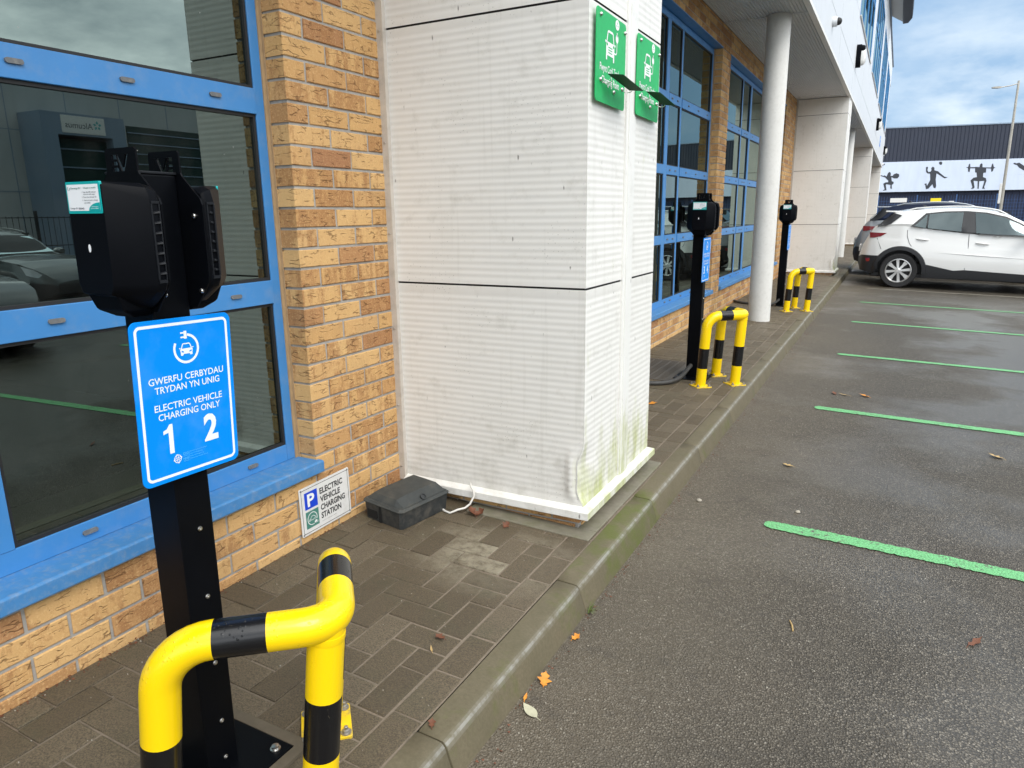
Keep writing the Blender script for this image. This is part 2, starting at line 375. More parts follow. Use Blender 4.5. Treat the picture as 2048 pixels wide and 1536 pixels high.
SAND = simple('joint sand', (.185,.147,.108), .95, var=.35, vs=120, bs=.6, bscale=400, dirt=.5, ds=9, dirtc=(.05,.05,.03))
CONC = simple('concrete haunch', (.17,.155,.115), .8, var=.3, vs=30, bs=.5, bscale=200, dirt=.7, ds=8, dirtc=(.10,.11,.045))
ASPH = asphalt_mat()
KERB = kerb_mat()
def line_mat(name, col, worn):
    m, nt, b = newmat(name); v = coords(nt)
    vo = nd(nt, 'ShaderNodeTexVoronoi', {'Vector': v, 'Scale': 125.0})
    rc = nd(nt, 'ShaderNodeSeparateColor', {0: vo.outputs['Color']}).outputs[0]
    n = noise(nt, v, 26, 5, .7); n2 = noise(nt, v, 5, 4, .6)
    c = mixc(nt, n, tuple(x*.82 for x in col), tuple(min(1, x*1.15) for x in col))
    pit = step(nt, vo.outputs['Distance'], .42, .70)
    c = mixc(nt, math_(nt, 'MULTIPLY', pit, .45), c, tuple(x*.35 for x in col))
    gone = step(nt, math_(nt, 'ADD', math_(nt, 'MULTIPLY', n, .6), math_(nt, 'ADD', math_(nt, 'MULTIPLY', rc, .22), math_(nt, 'MULTIPLY', n2, .35))), worn, worn+.08)
    c = mixc(nt, gone, c, (.10,.09,.078))
    setp(nt, b, col=c, rough=.6, spec=.35, normal=bump(nt, math_(nt, 'SUBTRACT', 1.0, vo.outputs['Distance']), .6, .005))
    return m
GREENL = line_mat('light green line paint', (.155,.45,.185), .68)
WHITEL = line_mat('worn cream line paint', (.36,.33,.27), .62)
BLACK = simple('black powder coat', (.0024,.0029,.0042), .34, var=.15, vs=30, spec=.09, bs=.06, bscale=500, rvar=.1)
BLACKP = simple('black charger plastic', (.0024,.0029,.0044), .45, var=.1, vs=30, spec=.07, bs=.08, bscale=700)
VENT = simple('dark grey vent plastic', (.007,.008,.0105), .45, spec=.25)
STEEL = simple('stainless bolt', (.55,.54,.52), .28, 1.0, var=.2, vs=80)
ZINC = simple('weathered zinc bolt', (.38,.36,.33), .45, .8, var=.3, vs=90, dirt=.6, ds=70, dirtc=(.14,.09,.05))
YEL = guard_mat('yellow guard paint', (.86,.58,.002))
BLK = guard_mat('black guard band', (.005,.005,.006))
YELW = simple('chipped yellow paint', (.80,.54,.01), .4, var=.15, vs=30, dirt=1.0, ds=26, dirtc=(.19,.165,.13))
SIGNB = reflective_sign('blue retroreflective sheet', (.0,.245,.80))
SIGNW = reflective_sign('white retroreflective sheet', (.78,.82,.84))
SIGNC = simple('pale blue print', (.10,.48,.85), .4)
PLATEW = simple('white sign plate', (.68,.67,.65), .4, var=.06, vs=15, dirt=.35, ds=25, dirtc=(.35,.3,.25))
PRBLACK = simple('black print', (.012,.012,.014), .5)
PRBLUE = simple('blue print', (.008,.055,.55), .4)
PRGREEN = simple('sea green print', (.06,.20,.16), .4)
PRWHITE = simple('white print', (.78,.78,.77), .45)
GREEN = simple('green sign plate', (.022,.40,.115), .45, var=.1, vs=12, spec=.2, dirt=.3, ds=40, dirtc=(.02,.12,.05))
GREEND = simple('dark green plate underside', (.010,.060,.022), .6, var=.2, vs=20, spec=.08)
TEAL = simple('teal sticker', (.0,.36,.36), .4)
STKW = simple('white sticker', (.80,.82,.84), .4)
PRGREY = simple('grey print', (.12,.13,.15), .5)
BAIT = simple('dusty black plastic', (.026,.029,.030), .55, var=.3, vs=30, dirt=.7, ds=16, dirtc=(.13,.115,.095), bs=.2, bscale=120)
BAITL = simple('dusty grey plastic lid', (.045,.049,.048), .6, var=.25, vs=26, dirt=.6, ds=14, dirtc=(.11,.10,.08), bs=.2, bscale=120, spec=.3)
HOLE = simple('hole', (.003,.003,.003), .9)
CABW = simple('white cable', (.62,.60,.56), .5, var=.1, vs=60)
CONDUIT = simple('grey black conduit', (.045,.043,.040), .6, var=.4, vs=40, bs=.4, bscale=200)
COLW = simple('painted white column', (.62,.61,.58), .6, var=.08, vs=5, dirt=.3, ds=30, dirtc=(.36,.34,.3), bs=.25, bscale=160)
IRON = simple('drain cover iron', (.085,.072,.058), .6, var=.35, vs=60, bs=.5, bscale=150)
PAINTW = simple('white car paint', (.70,.70,.69), .22, coat=.8, spec=.5)
CARBLK = simple('black car plastic', (.012,.013,.016), .5, var=.1, vs=20)
PAINTS = simple('silver car paint', (.34,.36,.39), .25, .3, coat=.8)
PAINTG = simple('grey car paint', (.10,.115,.12), .25, .2, coat=.8)
PAINTK = simple('dark car paint', (.02,.022,.028), .2, coat=1.0)
ROOFB = simple('dark blue roof paint', (.012,.018,.04), .5, spec=.12)
TYRE = simple('tyre rubber', (.016,.016,.017), .8, var=.2, vs=30)
ALLOY = simple('machined alloy', (.62,.62,.62), .28, .85)
ALLOYD = simple('dark wheel well', (.01,.01,.011), .6)
LAMPR = simple('red lamp lens', (.20,.006,.012), .12, coat=1.0)
LAMPW = simple('clear lamp lens', (.5,.52,.55), .1, coat=1.0)
CHROME = simple('chrome', (.7,.7,.72), .12, 1.0)
RIBD = sheet_mat('dark slate sheeting', (.030,.036,.055))
RIBW = sheet_mat('pale blue white sheeting', (.50,.56,.67))
NAVY = sheet_mat('navy sheeting', (.012,.018,.045))
SILH = simple('dark vinyl figure', (.022,.026,.036), .5)
FENCEB = simple('blue fence paint', (.03,.085,.22), .5)
GALV = simple('galvanised pole', (.36,.34,.30), .5, .3, var=.2, vs=8, dirt=.4, ds=5)
LEAFO = simple('orange leaf', (.55,.21,.02), .6, var=.5, vs=60)
LEAFB = simple('brown leaf', (.13,.045,.02), .7, var=.5, vs=60)
LEAFP = simple('pale leaf', (.42,.40,.28), .6, var=.25, vs=60)
LEAFY = simple('tan leaf', (.40,.27,.11), .6, var=.35, vs=60)
GRIT = simple('pale grit', (.30,.27,.22), .8, var=.4, vs=80)
GRASSM = simple('grass blade', (.10,.14,.03), .6, var=.3, vs=30)
INTW = simple('interior wall', (.12,.12,.115), .9)
INTF = simple('office carpet', (.018,.018,.02), .95, var=.3, vs=40)
BOARD = simple('interior window board', (.62,.60,.55), .6)
CHAIRM = simple('black chair fabric', (.015,.015,.018), .9)
CLADG = sheet_mat('grey flat cladding', (.42,.43,.43))
PORTAL = sheet_mat('blue grey portal', (.20,.26,.34))
SHUT = sheet_mat('dark green shutter', (.022,.045,.04))
LAMPG = simple('frosted lamp diffuser', (.62,.62,.60), .35)
FRAME2 = BLUE

# ------------------------------------------------------------------ ground
def ground():
    mb = MB(); xs = [-160, 1.02, 9, 60, 400]; zs = [az(1.1), az(1.02), az(9), az(9), az(9)]
    ys = [-120, 0, 20, 60, 140, 420]
    for i in range(len(xs)-1):
        for j in range(len(ys)-1):
            mb.face([(xs[i],ys[j],zs[i]),(xs[i+1],ys[j],zs[i+1]),(xs[i+1],ys[j+1],zs[i+1]),(xs[i],ys[j+1],zs[i])])
    return kind(mb.build('car_park', ASPH), 'structure')
CARPARK = ground()
def bay_line(y, x0, x1, w, m):
    mb = MB(); n = int((x1-x0)/.012); top = []; bot = []
    for i in range(n+1):
        x = x0 + (x1-x0)*i/n; e = min(1, (i+.6)/3.0)**.5
        z = az(x) + .0045
        top.append((x, y + w/2*e + random.uniform(-.006,.004) + .004*math.sin(x*7.3+y)*math.sin(x*2.9), z)); bot.append((x, y - w/2*e + random.uniform(-.004,.005), z))
    for i in range(n): mb.face([bot[i], bot[i+1], top[i+1], top[i]])
    return mb.build('bay_line', m, CARPARK)
for y in (-3.45, -1.2, 1.03, 3.265, 5.53, 7.78, 10.17, 12.43): bay_line(y, 1.57, 6.4, .088, GREENL)
bay_line(.80, 1.9, 6.4, .06, WHITEL)
for y in (14.68, 16.95, 19.2, 21.45, 23.7, 25.95): bay_line(y, 1.58, 6.4, .08, WHITEL)

def pavement():
    mb = MB(); Y0, Y1 = -3.0, 44.0
    mb.face([(-.11,Y0,pz(0)-.0028),(1.0,Y0,pz(1.0)-.0028),(1.0,Y1,pz(1.0)-.0028),(-.11,Y1,pz(0)-.0028)], 1)
    def block(x0, x1, y0, y1):
        if x1-x0 < .012 or y1-y0 < .012: return
        r = random.random(); g = .0030; ch = .0034; dz = random.uniform(-.0018,.0012)
        j = lambda: random.uniform(-.0018,.0016)
        tx, ty = random.uniform(-.008,.008), random.uniform(-.006,.006)
        o = [(x0+g+j(),y0+g+j()),(x1-g+j(),y0+g+j()),(x1-g+j(),y1-g+j()),(x0+g+j(),y1-g+j())]
        i_ = [(x0+g+ch,y0+g+ch),(x1-g-ch,y0+g+ch),(x1-g-ch,y1-g-ch),(x0+g+ch,y1-g-ch)]
        cx, cy = (x0+x1)/2, (y0+y1)/2
        vs = [(a,b,pz(a)-.008) for a,b in o] + [(a,b,pz(a)-.0022+dz+tx*(a-cx)+ty*(b-cy)) for a,b in o] + [(a,b,pz(a)+dz+tx*(a-cx)+ty*(b-cy)) for a,b in i_]
        fs = []
        for k in range(4):
            q = (k+1) % 4; fs += [(k,q,q+4,k+4),(k+4,q+4,q+8,k+8)]
        mb.mesh(vs, fs + [(8,9,10,11)], 0, r)
    y = Y0 + .083
    while y < Y1: block(.899, .997, y, y+.2015); y += .2015
    c = .1; ox, oy = -.103, -.02
    for i in range(-1, 11):
        for j in range(int(Y0/c)-1, int(Y1/c)+1):
            m = (i + j) % 4
            x0, y0 = ox + i*c, oy + j*c
            if m == 0: x1, y1 = x0+2*c, y0+c
            elif m == 2: x1, y1 = x0+c, y0+2*c
            else: continue
            block(max(x0,.0), min(x1,.897), max(y0,Y0), min(y1,Y1))
    return kind(mb.build('pavement', [PAVER, SAND]), 'structure')
pavement()
def kerb():
    mb = MB(); L = .8825; y = 1.283 - 5*L
    while y < 44:
        y0, y1 = y+.0025, y+L-.0025; dz = random.uniform(-.002,.002); dx = random.uniform(-.002,.002)
        prof = [(1.0,-.3),(1.0,pz(1.0)-.004),(1.004,pz(1.0)+.001),(1.066,pz(1.066)+.001),(1.079,pz(1.079)-.0002),(1.086,pz(1.086)-.0035),(1.0925,pz(1.09)-.0105),(1.0965,pz(1.09)-.022),(1.121,az(1.1)),(1.145,-.3)]
        n = len(prof)
        ys = [y0, y0+.004] + [y0+.004+(y1-y0-.008)*k/8 for k in range(1,8)] + [y1-.004, y1]
        for a in range(len(ys)-1):
            for k in range(n-1):
                def P(k_, y_):
                    ins = .0025 if y_ in (y0, y1) else 0
                    return (prof[k_][0]+dx-(ins if k_ > 4 else 0), y_, prof[k_][1]+dz-ins)
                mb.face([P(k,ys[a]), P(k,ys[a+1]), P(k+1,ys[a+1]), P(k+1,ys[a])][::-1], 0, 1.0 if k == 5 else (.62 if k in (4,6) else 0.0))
        for yy, rev in ((y0,0),(y1,1)):
            f = [(p[0]+dx-(.0025 if i > 4 else 0),yy,p[1]+dz-.0025) for i,p in enumerate(prof)]; mb.face(f if rev else f[::-1])
        y += L
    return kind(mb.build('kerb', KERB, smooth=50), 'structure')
kerb()

# ------------------------------------------------------------------ the office building
BLD = thing('office_building', 'long two storey office with buff brick bays, boxed white pillars and white upper cladding', 'building', (0,0,0))
PH = 13.15
WZ0, WZ1 = .272, 3.11
OPEN = [(-3.0, 2.02)] + [(a+PH*k, b+PH*k) for k in range(3) for a, b in ((4.045, 8.995), (9.445, 14.395))]
def brick_wall():
    mb = MB(); top = 3.37; YA, YB = -3.0, 43.5
    def solid(z):
        if z < WZ0 - .03 or z > WZ1 - .02: return [(YA, YB)]
        iv = []; p = YA
        for a, b in OPEN:
            if a > p: iv.append((p, a))
            p = b
        iv.append((p, YB)); return iv
    k0 = -1
    while True:
        z0 = .040 + .075*k0; z1 = z0 + .065
        if z0 > top: break
        z1 = min(z1, top)
        for a, b in solid((z0+z1)/2):
            cut = not (a == YA and b == YB)
            ph = 2.02 + (.1125 if (k0 % 2) else 0)
            n0 = math.floor((a-ph)/.225); y = ph + n0*.225
            while y < b:
                u0, u1 = max(y, a), min(y+.215, b); 
                if abs(y+.225-b) < .012: u1 = b
                if u1 - u0 > .02:
                    e0 = cut and abs(u0-a) < 1e-4 and a > YA; e1 = cut and abs(u1-b) < 1e-4 and b < YB
                    j = lambda s=.0012: random.uniform(-s, s)
                    r = random.random(); ch = .0028; px = random.uniform(-.0015,.0015)
                    xb0 = -.105 if e0 else -.008; xb1 = -.105 if e1 else -.008
                    A = [(u0+j(),z0+j()),(u1+j(),z0+j()),(u1+j(),z1+j()),(u0+j(),z1+j())]
                    ins = [(ch,ch),(-ch,ch),(-ch,-ch),(ch,-ch)]
                    vs = [(xb0 if i in (0,3) else xb1, p[0], p[1]) for i, p in enumerate(A)]
                    vs += [(-ch+px, p[0], p[1]) for p in A]
                    vs += [(px, p[0]+q[0], p[1]+q[1]) for p, q in zip(A, ins)]
                    fs = []
                    for i in range(4):
                        q = (i+1) % 4; fs += [(i,q,q+4,i+4),(i+4,q+4,q+8,i+8)]
                    mb.mesh(vs, fs + [(8,9,10,11)], 0, r)
                y += .225
        k0 += 1
    # mortar bed behind the bricks
    e = .005
    mb.box((-.104,YA,-.2),(-.0052,YB,WZ0-.004), 1); mb.box((-.104,YA,WZ1+.012),(-.0052,YB,top), 1)
    p = YA
    for a, b in OPEN + [(YB, YB)]:
        if a > p: mb.box((-.104,p+(e if p > YA else 0),WZ0-.0035),(-.0052,a-e,WZ1+.0115), 1)
        p = b
    return mb.build('brick_wall', [BRICK, MORTAR], BLD)
brick_wall()

TR = [(.958,1.045),(1.640,1.727),(2.315,2.402)]
def window(y0, y1, mull, caps_dy, name='window'):
    w = thing(name, '', ''); del w['label'], w['category']; w.parent = BLD
    mb = MB(); X0 = -.16
    mb.box((X0,y0+.004,WZ0+.05),(-.1,y0+.055,WZ1-.004)); mb.box((X0,y1-.055,WZ0+.05),(-.1,y1-.004,WZ1-.004))
    mb.box((X0,y0+.056,WZ0+.05),(-.1,y1-.056,.388)); mb.box((X0,y0+.056,3.045),(-.1,y1-.056,WZ1-.004))
    zr = [.388] + [z for t in TR for z in t] + [3.045]
    stops = [y0+.055]
    for c, wd in sorted(mull):
        mb.box((X0,c-wd/2,.3885),(-.0975 if wd > .06 else -.103,c+wd/2,3.0445)); stops += [c-wd/2, c+wd/2]
    stops.append(y1-.055)
    for a, b in TR:
        for k in range(0, len(stops), 2): mb.box((X0,stops[k]+.0005,a),(-.0955,stops[k+1]-.0005,b))
    fr = mb.build('window_frame', BLUE, w, bevel=.002)
    gk = MB(); gl = MB()
    for r in range(0, len(zr), 2):
        for k in range(0, len(stops), 2):
            ya, yb, za, zb = stops[k], stops[k+1], zr[r], zr[r+1]; g = .011
            gk.box((-.13,ya,za),(-.106,ya+g,zb)); gk.box((-.13,yb-g,za),(-.106,yb,zb))
            gk.box((-.13,ya+g,za),(-.106,yb-g,za+g)); gk.box((-.13,ya+g,zb-g),(-.106,yb-g,zb))
            gl.face([(-.116,ya+g-.003,za+g-.003),(-.116,yb-g+.003,za+g-.003),(-.116,yb-g+.003,zb-g+.003),(-.116,ya+g-.003,zb-g+.003)])
    gk.build('glazing_gasket', GASKET, w); gl.build('pane', GLASS, w)
    sl = MB()
    pts = [(-.118,WZ0+.005),(.030,WZ0+.003),(.030,WZ0+.046),(.022,WZ0+.050),(-.0995,WZ0+.0495),(-.118,WZ0+.0495)]
    M = Matrix(((1,0,0,0),(0,0,1,0),(0,1,0,0),(0,0,0,1)))
    sl.prism([(p[0],p[1]) for p in pts], y0-.012, y1+.012, 0, M)
    sl.build('sill', BLUED, w, bevel=.003)
    ss = MB(); ss.box((-.14,y1-.0035,WZ0+.05),(-.086,y1-.0005,WZ1)); ss.box((-.14,y1-.016,WZ0+.05),(-.0945,y1-.0036,WZ1-.005)); ss.build('sealant_strip', SEAL, w)
    hd = MB(); hd.box((-.16,y0,WZ1+.001),(.004,y1,WZ1+.010)); hd.build('head_flashing', BLUE, w)
    for z in [.356] + [(a+b)/2 for a, b in TR]:
        for cy in caps_dy:
            c = MB(); x0 = -.0955 if z > .5 else -.1
            c.prism(rrect(.046, .0135, .006, 3), x0, x0+.007, 0, Matrix(((0,0,1,0),(1,0,0,cy),(0,1,0,z),(0,0,0,1))))
            c.build('slot_cover', CAP, w)
    return w
def frange(a, b, s):
    r = []; 
    while a < b: r.append(a); a += s
    return r
w1 = window(-3.0, 2.02, [(.912,.066),(-.2,.066),(-1.3,.066)], [1.152,1.468,1.786])
wa = window(4.045, 8.995, [(7.15,.10),(7.66,.05),(5.9,.05),(5.3,.05)], [7.3,7.5,7.93,8.35,8.77])
wb_ = window(9.445, 14.395, [(10.86,.05),(11.48,.10),(12.6,.05),(13.3,.05)], [9.65,10.2,10.65,11.1,11.25,11.7])
for k in (1, 2):
    for w in (wa, wb_):
        c = w.copy(); COL.objects.link(c); c.location.y += PH*k
        for ch_ in w.children:
            if not ch_.name.startswith('slot'): copy_tree(ch_, c)
# inside the ground floor
mb = MB(); mb.box((-6,-3,-.2),(-.165,43.4,.03)); mb.build('interior_floor', INTF, BLD)
mb = MB(); mb.box((-6.2,-3,-.2),(-6.0,43.4,3.36)); mb.box((-6,43.38,.03),(-.165,43.48,3.3)); mb.box((-6,-3.2,-.2),(-.11,-3.002,3.36))
for y in (3.0, 16.2, 29.3): mb.box((-6,y,.03),(-.17,y+.1,3.3))
mb.build('interior_wall', INTW, BLD)
mb = MB(); mb.box((-6,-3,3.25),(-.165,43.38,3.36)); mb.build('ceiling', INTW, BLD)
mb = MB(); mb.box((-.36,-3,.385),(-.165,2.9,.41)); mb.box((-.36,4.05,.385),(-.165,14.4,.41)); mb.build('window_board', BOARD, BLD)

# boxed pillars
def rib_face(mb, P, U, N, u0, u1, z0, z1, pitch=.0262, d=.00065, us=None, mi=0, dent=None):
    P, U, N = Vector(P), Vector(U), Vector(N); us = us or [u0, u1]
    zz = [z0, z0+.012]; z = z0+.012; pr = [(0,0),(0,0)]
    hs = [0, 0]
    while z + pitch < z1 - .008:
        for f, h in ((.36,0),(.50,-1),(.86,-1),(1.0,0)): zz.append(z+pitch*f); hs.append(h*d)
        z += pitch
    zz.append(z1); hs.append(0)
    vs = []
    for zv, h in zip(zz, hs):
        for u in us:
            p = P + U*u + N*h; p.z = zv
            if dent: p = dent(p)
            vs.append(p)
    n = len(us); fs = []
    flip = (U.cross(Vector((0,0,1)))).dot(N) < 0
    for a in range(len(zz)-1):
        for b in range(n-1):
            f = (a*n+b, a*n+b+1, (a+1)*n+b+1, (a+1)*n+b); fs.append(f[::-1] if flip else f)
    mb.mesh(vs, fs, mi)
PX, PY0, PY1 = .935, 2.58, 3.455
def dentf(p):
    q = p.copy()
    if .078 < p.z < .36:
        t = (p.z-.078)/.282; s = math.sin(math.pi*t**.8)**1.2 * (.86 + .14*math.sin(t*11))
        if p.x > PX-.01:
            k = max(0, 1-(p.y-PY0)/.13); q.x -= .036*s*k**1.4; q.y -= .006*s*k
        else:
            k = max(0, 1-(PX-p.x)/.085); q.x -= .034*s*k; q.y -= .014*s*math.sin(min(1,k*1.15)*math.pi)
    return q
def pillar():
    mb = MB(); JZ = [.075, .988, 2.028, 3.066, 3.37]
    fu = [.03, .3, .55, .75, .80, .84, .855, .87, .88, .89, .90, .91, .92, .93, .935]
    su = [0, .012, .025, .045, .065, .09, .12, .17, .41]
    for k in range(len(JZ)-1):
        z0, z1 = JZ[k]+(.004 if k else 0), JZ[k+1]-.004
        d = dentf if k == 0 else None
        rib_face(mb, (0,PY0,0), (1,0,0), (0,-1,0), 0, 0, z0, z1, us=fu, dent=d)
        rib_face(mb, (PX,PY0,0), (0,1,0), (1,0,0), 0, 0, z0, z1, us=su, dent=d)
        rib_face(mb, (PX,PY0,0), (0,1,0), (1,0,0), 0, 0, z0, z1, us=[.53, .7, PY1-PY0])
        rib_face(mb, (PX,PY1,0), (-1,0,0), (0,1,0), 0, 0, z0, z1, us=[0, .5, PX])
    mb.box((.008,PY0+.006,.04),(PX-.034,PY1-.006,3.36), 2)
    mb.box((PX-.034,PY0+.25,.6),(PX-.006,PY1-.006,3.36), 2); mb.box((PX-.034,PY0+.006,.6),(PX-.006,PY0+.249,3.36), 2)
    # trims
    mb.box((-.004,PY0-.022,.055),(.031,PY0+.02,3.37), 3)                     # corner angle on the brick
    mb.box((PX-.02,PY0+.411,.078),(PX+.007,PY0+.529,3.37), 1)               # flat cover strip
    mb.box((PX-.02,PY0+.435,.078),(PX+.0105,PY0+.505,3.37), 1)
    # drip flashing round the bottom
    for (a, b) in (((.03,PY0),(PX,PY0)), ((PX,PY0),(PX,PY1)), ((PX,PY1),(.0,PY1))):
        a, b = Vector((a[0],a[1],0)), Vector((b[0],b[1],0)); t = (b-a).normalized(); n = Vector((t.y,-t.x,0))
        m0, m1 = (0 if a.x < .1 else 1), (1 if b.x > .1 else 0)
        if b.x < .1: m1 = 0
        pr = [(.0,.078),(.004,.076),(.028,.066),(.031,.063),(.032,.034),(.028,.030),(.0,.034)]
        r0 = [a + n*o - t*o*m0 + Vector((0,0,z)) for o, z in pr]; r1 = [b + n*o + t*o*m1 + Vector((0,0,z)) for o, z in pr]
        mb.rings([r0, r1], 1, cap=True)
    # fixings on the corner angle
    for z in (.12,.42,.78,1.2,1.58,2.02,2.5,3.0):
        mb.lathe([(.0055,0),(.005,.0025),(.002,.004)], 8, 5, Matrix.Translation((.013,PY0-.022,z)) @ Matrix.Rotation(R(90),4,'X'))
    # brick plinth
    z0 = -.08
    for k in range(2):
        ph = .1125*k; x = .0-ph
        while x < PX-.025:
            a, b = max(x, .0), min(x+.215, PX-.025)
            if b-a > .02: mb.box((a,PY0+.014,z0+.075*k),(b,PY0+.05,z0+.075*k+.065), 4, random.random())
            x += .225
        y = PY0+.0145 - ph
        while y < PY1-.02:
            a, b = max(y, PY0+.051), min(y+.215, PY1-.02)
            if b-a > .02: mb.box((PX-.06,a,z0+.075*k),(PX-.025,b,z0+.075*k+.065), 4, random.random())
            y += .225
    mb.box((.004,PY0+.02,-.1),(PX-.031,PY1-.022,.039), 6)
    o = mb.build('boxed_pillar', [CLAD, TRIM, GAP, TRIMB, BRICK, STEEL, MORTAR], BLD, smooth=25)
    h = MB()
    def slab(x0, x1, y0, y1, t=.005):
        h.mesh([(x0,y0,pz(x0)-.02),(x1,y0,pz(x1)-.02),(x1,y1,pz(x1)-.02),(x0,y1,pz(x0)-.02),(x0,y0,pz(x0)+t),(x1,y0,pz(x1)+t),(x1,y1,pz(x1)+t),(x0,y1,pz(x0)+t)],
               [(0,3,2,1),(4,5,6,7),(0,1,5,4),(1,2,6,5),(2,3,7,6),(3,0,4,7)])
    slab(.40, .988, 2.505, PY0+.016); slab(PX-.03, .988, PY0+.0165, 3.55)
    h.build('haunch', CONC, o, bevel=.004)
    return o
p1 = pillar()
for k in (1, 2, 3):
    c = copy_tree(p1, BLD); c.location.y = PH*k
mb = MB(); mb.lathe([(.128,-.06),(.128,3.355),(.124,3.372)], 40); col1 = mb.build('column', COLW, BLD, smooth=40)
col1.location = (.60, 8.97, 0)
for k in (1, 2):
    c = col1.copy(); COL.objects.link(c); c.parent = BLD; c.location.y += PH*k
# soffit with shallow ribs along the building
mb = MB(); n = 26; xs = []
for i in range(n):
    x = .0 + i*.9/n; w = .9/n
    xs += [(x,3.372),(x+w*.5,3.372),(x+w*.6,3.380),(x+w*.9,3.380)]
xs.append((.9,3.372))
for i in range(len(xs)-1):
    a, b = xs[i], xs[i+1]; mb.face([(a[0],-3,a[1]),(a[0],43.5,a[1]),(b[0],43.5,b[1]),(b[0],-3,b[1])])
for y in (-1.6, 8.97, 22.12, 35.27): mb.box((.0,y-.012,3.366),(.9,y+.012,3.3715))
mb.build('soffit', SOFF, BLD)
# upper storey
mb = MB(); FX = .955; Y0, Y1 = -3.0, 43.5
mb.box((-12,Y0,3.385),(FX-.022,Y1,8.30), 1)
mb.box((.9005,Y0,3.358),(FX+.006,Y1,3.398), 2)
rows = [(3.402,3.876),(3.884,4.862)]
for a, b in rows:
    y = Y0
    ys = [Y0] + [2.58 + 3.2875*k for k in range(-1, 13)] + [Y1]
    for p, q in zip(ys, ys[1:]):
        if q-p > .05: mb.box((FX-.0215,p+.004,a),(FX,q-.004,b))
WY = [(2.58+.45+6.575*k-3.2875*2, 2.58+.45+6.575*k+5.2-3.2875*2) for k in range(0, 8)]
p = Y0
for a, b in WY + [(Y1, Y1)]:
    a2 = min(a, Y1)
    if a2 > p: mb.box((FX-.0215,p+.004,4.87),(FX,a2-.004,7.35))
    p = min(b, Y1)
y = Y0
for p, q in zip([Y0]+[2.58+6.575*k for k in range(7)], [2.58+6.575*k for k in range(7)]+[Y1]):
    if q > p: mb.box((FX-.0215,p+.004,7.358),(FX,q-.004,8.296))
mb.box((FX+.0005,Y0,8.27),(FX+.055,Y1,8.36), 3)
mb.build('fascia_cladding', [FASC, GAP, TRIM, PORTAL], BLD)
def upper_window(a, b):
    w = bpy.data.objects.new('upper_window', None); COL.objects.link(w); w.parent = BLD
    f = MB(); x0, x1 = FX-.0215, FX+.007
    f.box((x0,a,4.87),(x1,b,4.93)); f.box((x0,a,7.29),(x1,b,7.35)); f.box((x0,a,4.9305),(x1,a+.06,7.2895)); f.box((x0,b-.06,4.9305),(x1,b,7.2895))
    n = 4; st = [a+.06]
    for k in range(1, n):
        y = a + (b-a)*k/n; f.box((x0,y-.025,4.9305),(x1+.002,y+.025,7.2895)); st += [y-.03, y+.03]
    st.append(b-.06)
    for k in range(0, len(st), 2): f.box((x0,st[k]+.0005,6.1),(x1-.002,st[k+1]-.0005,6.17))
    f.build('window_frame', BLUE, w)
    s = MB(); s.box((x1+.0005,a-.03,4.852),(x1+.022,b+.03,4.868)); s.build('sill', TRIM, w)
    g = MB()
    for k in range(0, len(st), 2): g.face([(FX-.008,st[k],4.93),(FX-.008,st[k+1],4.93),(FX-.008,st[k+1],7.29),(FX-.008,st[k],7.29)])
    g.build('pane', GLASS, w)
    return w
uw = upper_window(0, 5.2)
first = True
for a, b in WY:
    if b > Y1 or a < Y0: continue
    o = uw if first else copy_tree(uw, BLD)
    o.location.y = a; first = False
mb = MB(); mb.prism([(FX+.001,12.0),(1.66,12.0),(1.70,13.0),(1.70,33.2),(1.575,33.95),(1.37,34.0),(FX+.001,32.7)], 8.37, 8.75)
mb.prism([(1.37,12.0),(1.66,12.0),(1.70,13.0),(1.70,33.2),(1.575,33.95),(1.372,34.0)], 8.30, 8.3695, 1)
mb.prism([(1.42,12.0),(1.665,12.0),(1.705,13.0),(1.705,33.2),(1.58,33.955),(1.42,33.99)], 8.3696, 8.76, 1)
mb.build('eave_canopy', [SOFF, RIBD], BLD, bevel=.03)
mb = MB(); mb.box((-12,43.5005,3.385),(FX-.03,43.53,8.3)); mb.box((-12,43.4,-.2),(-.11,43.5,3.38)); mb.build('end_wall', FASC, BLD)

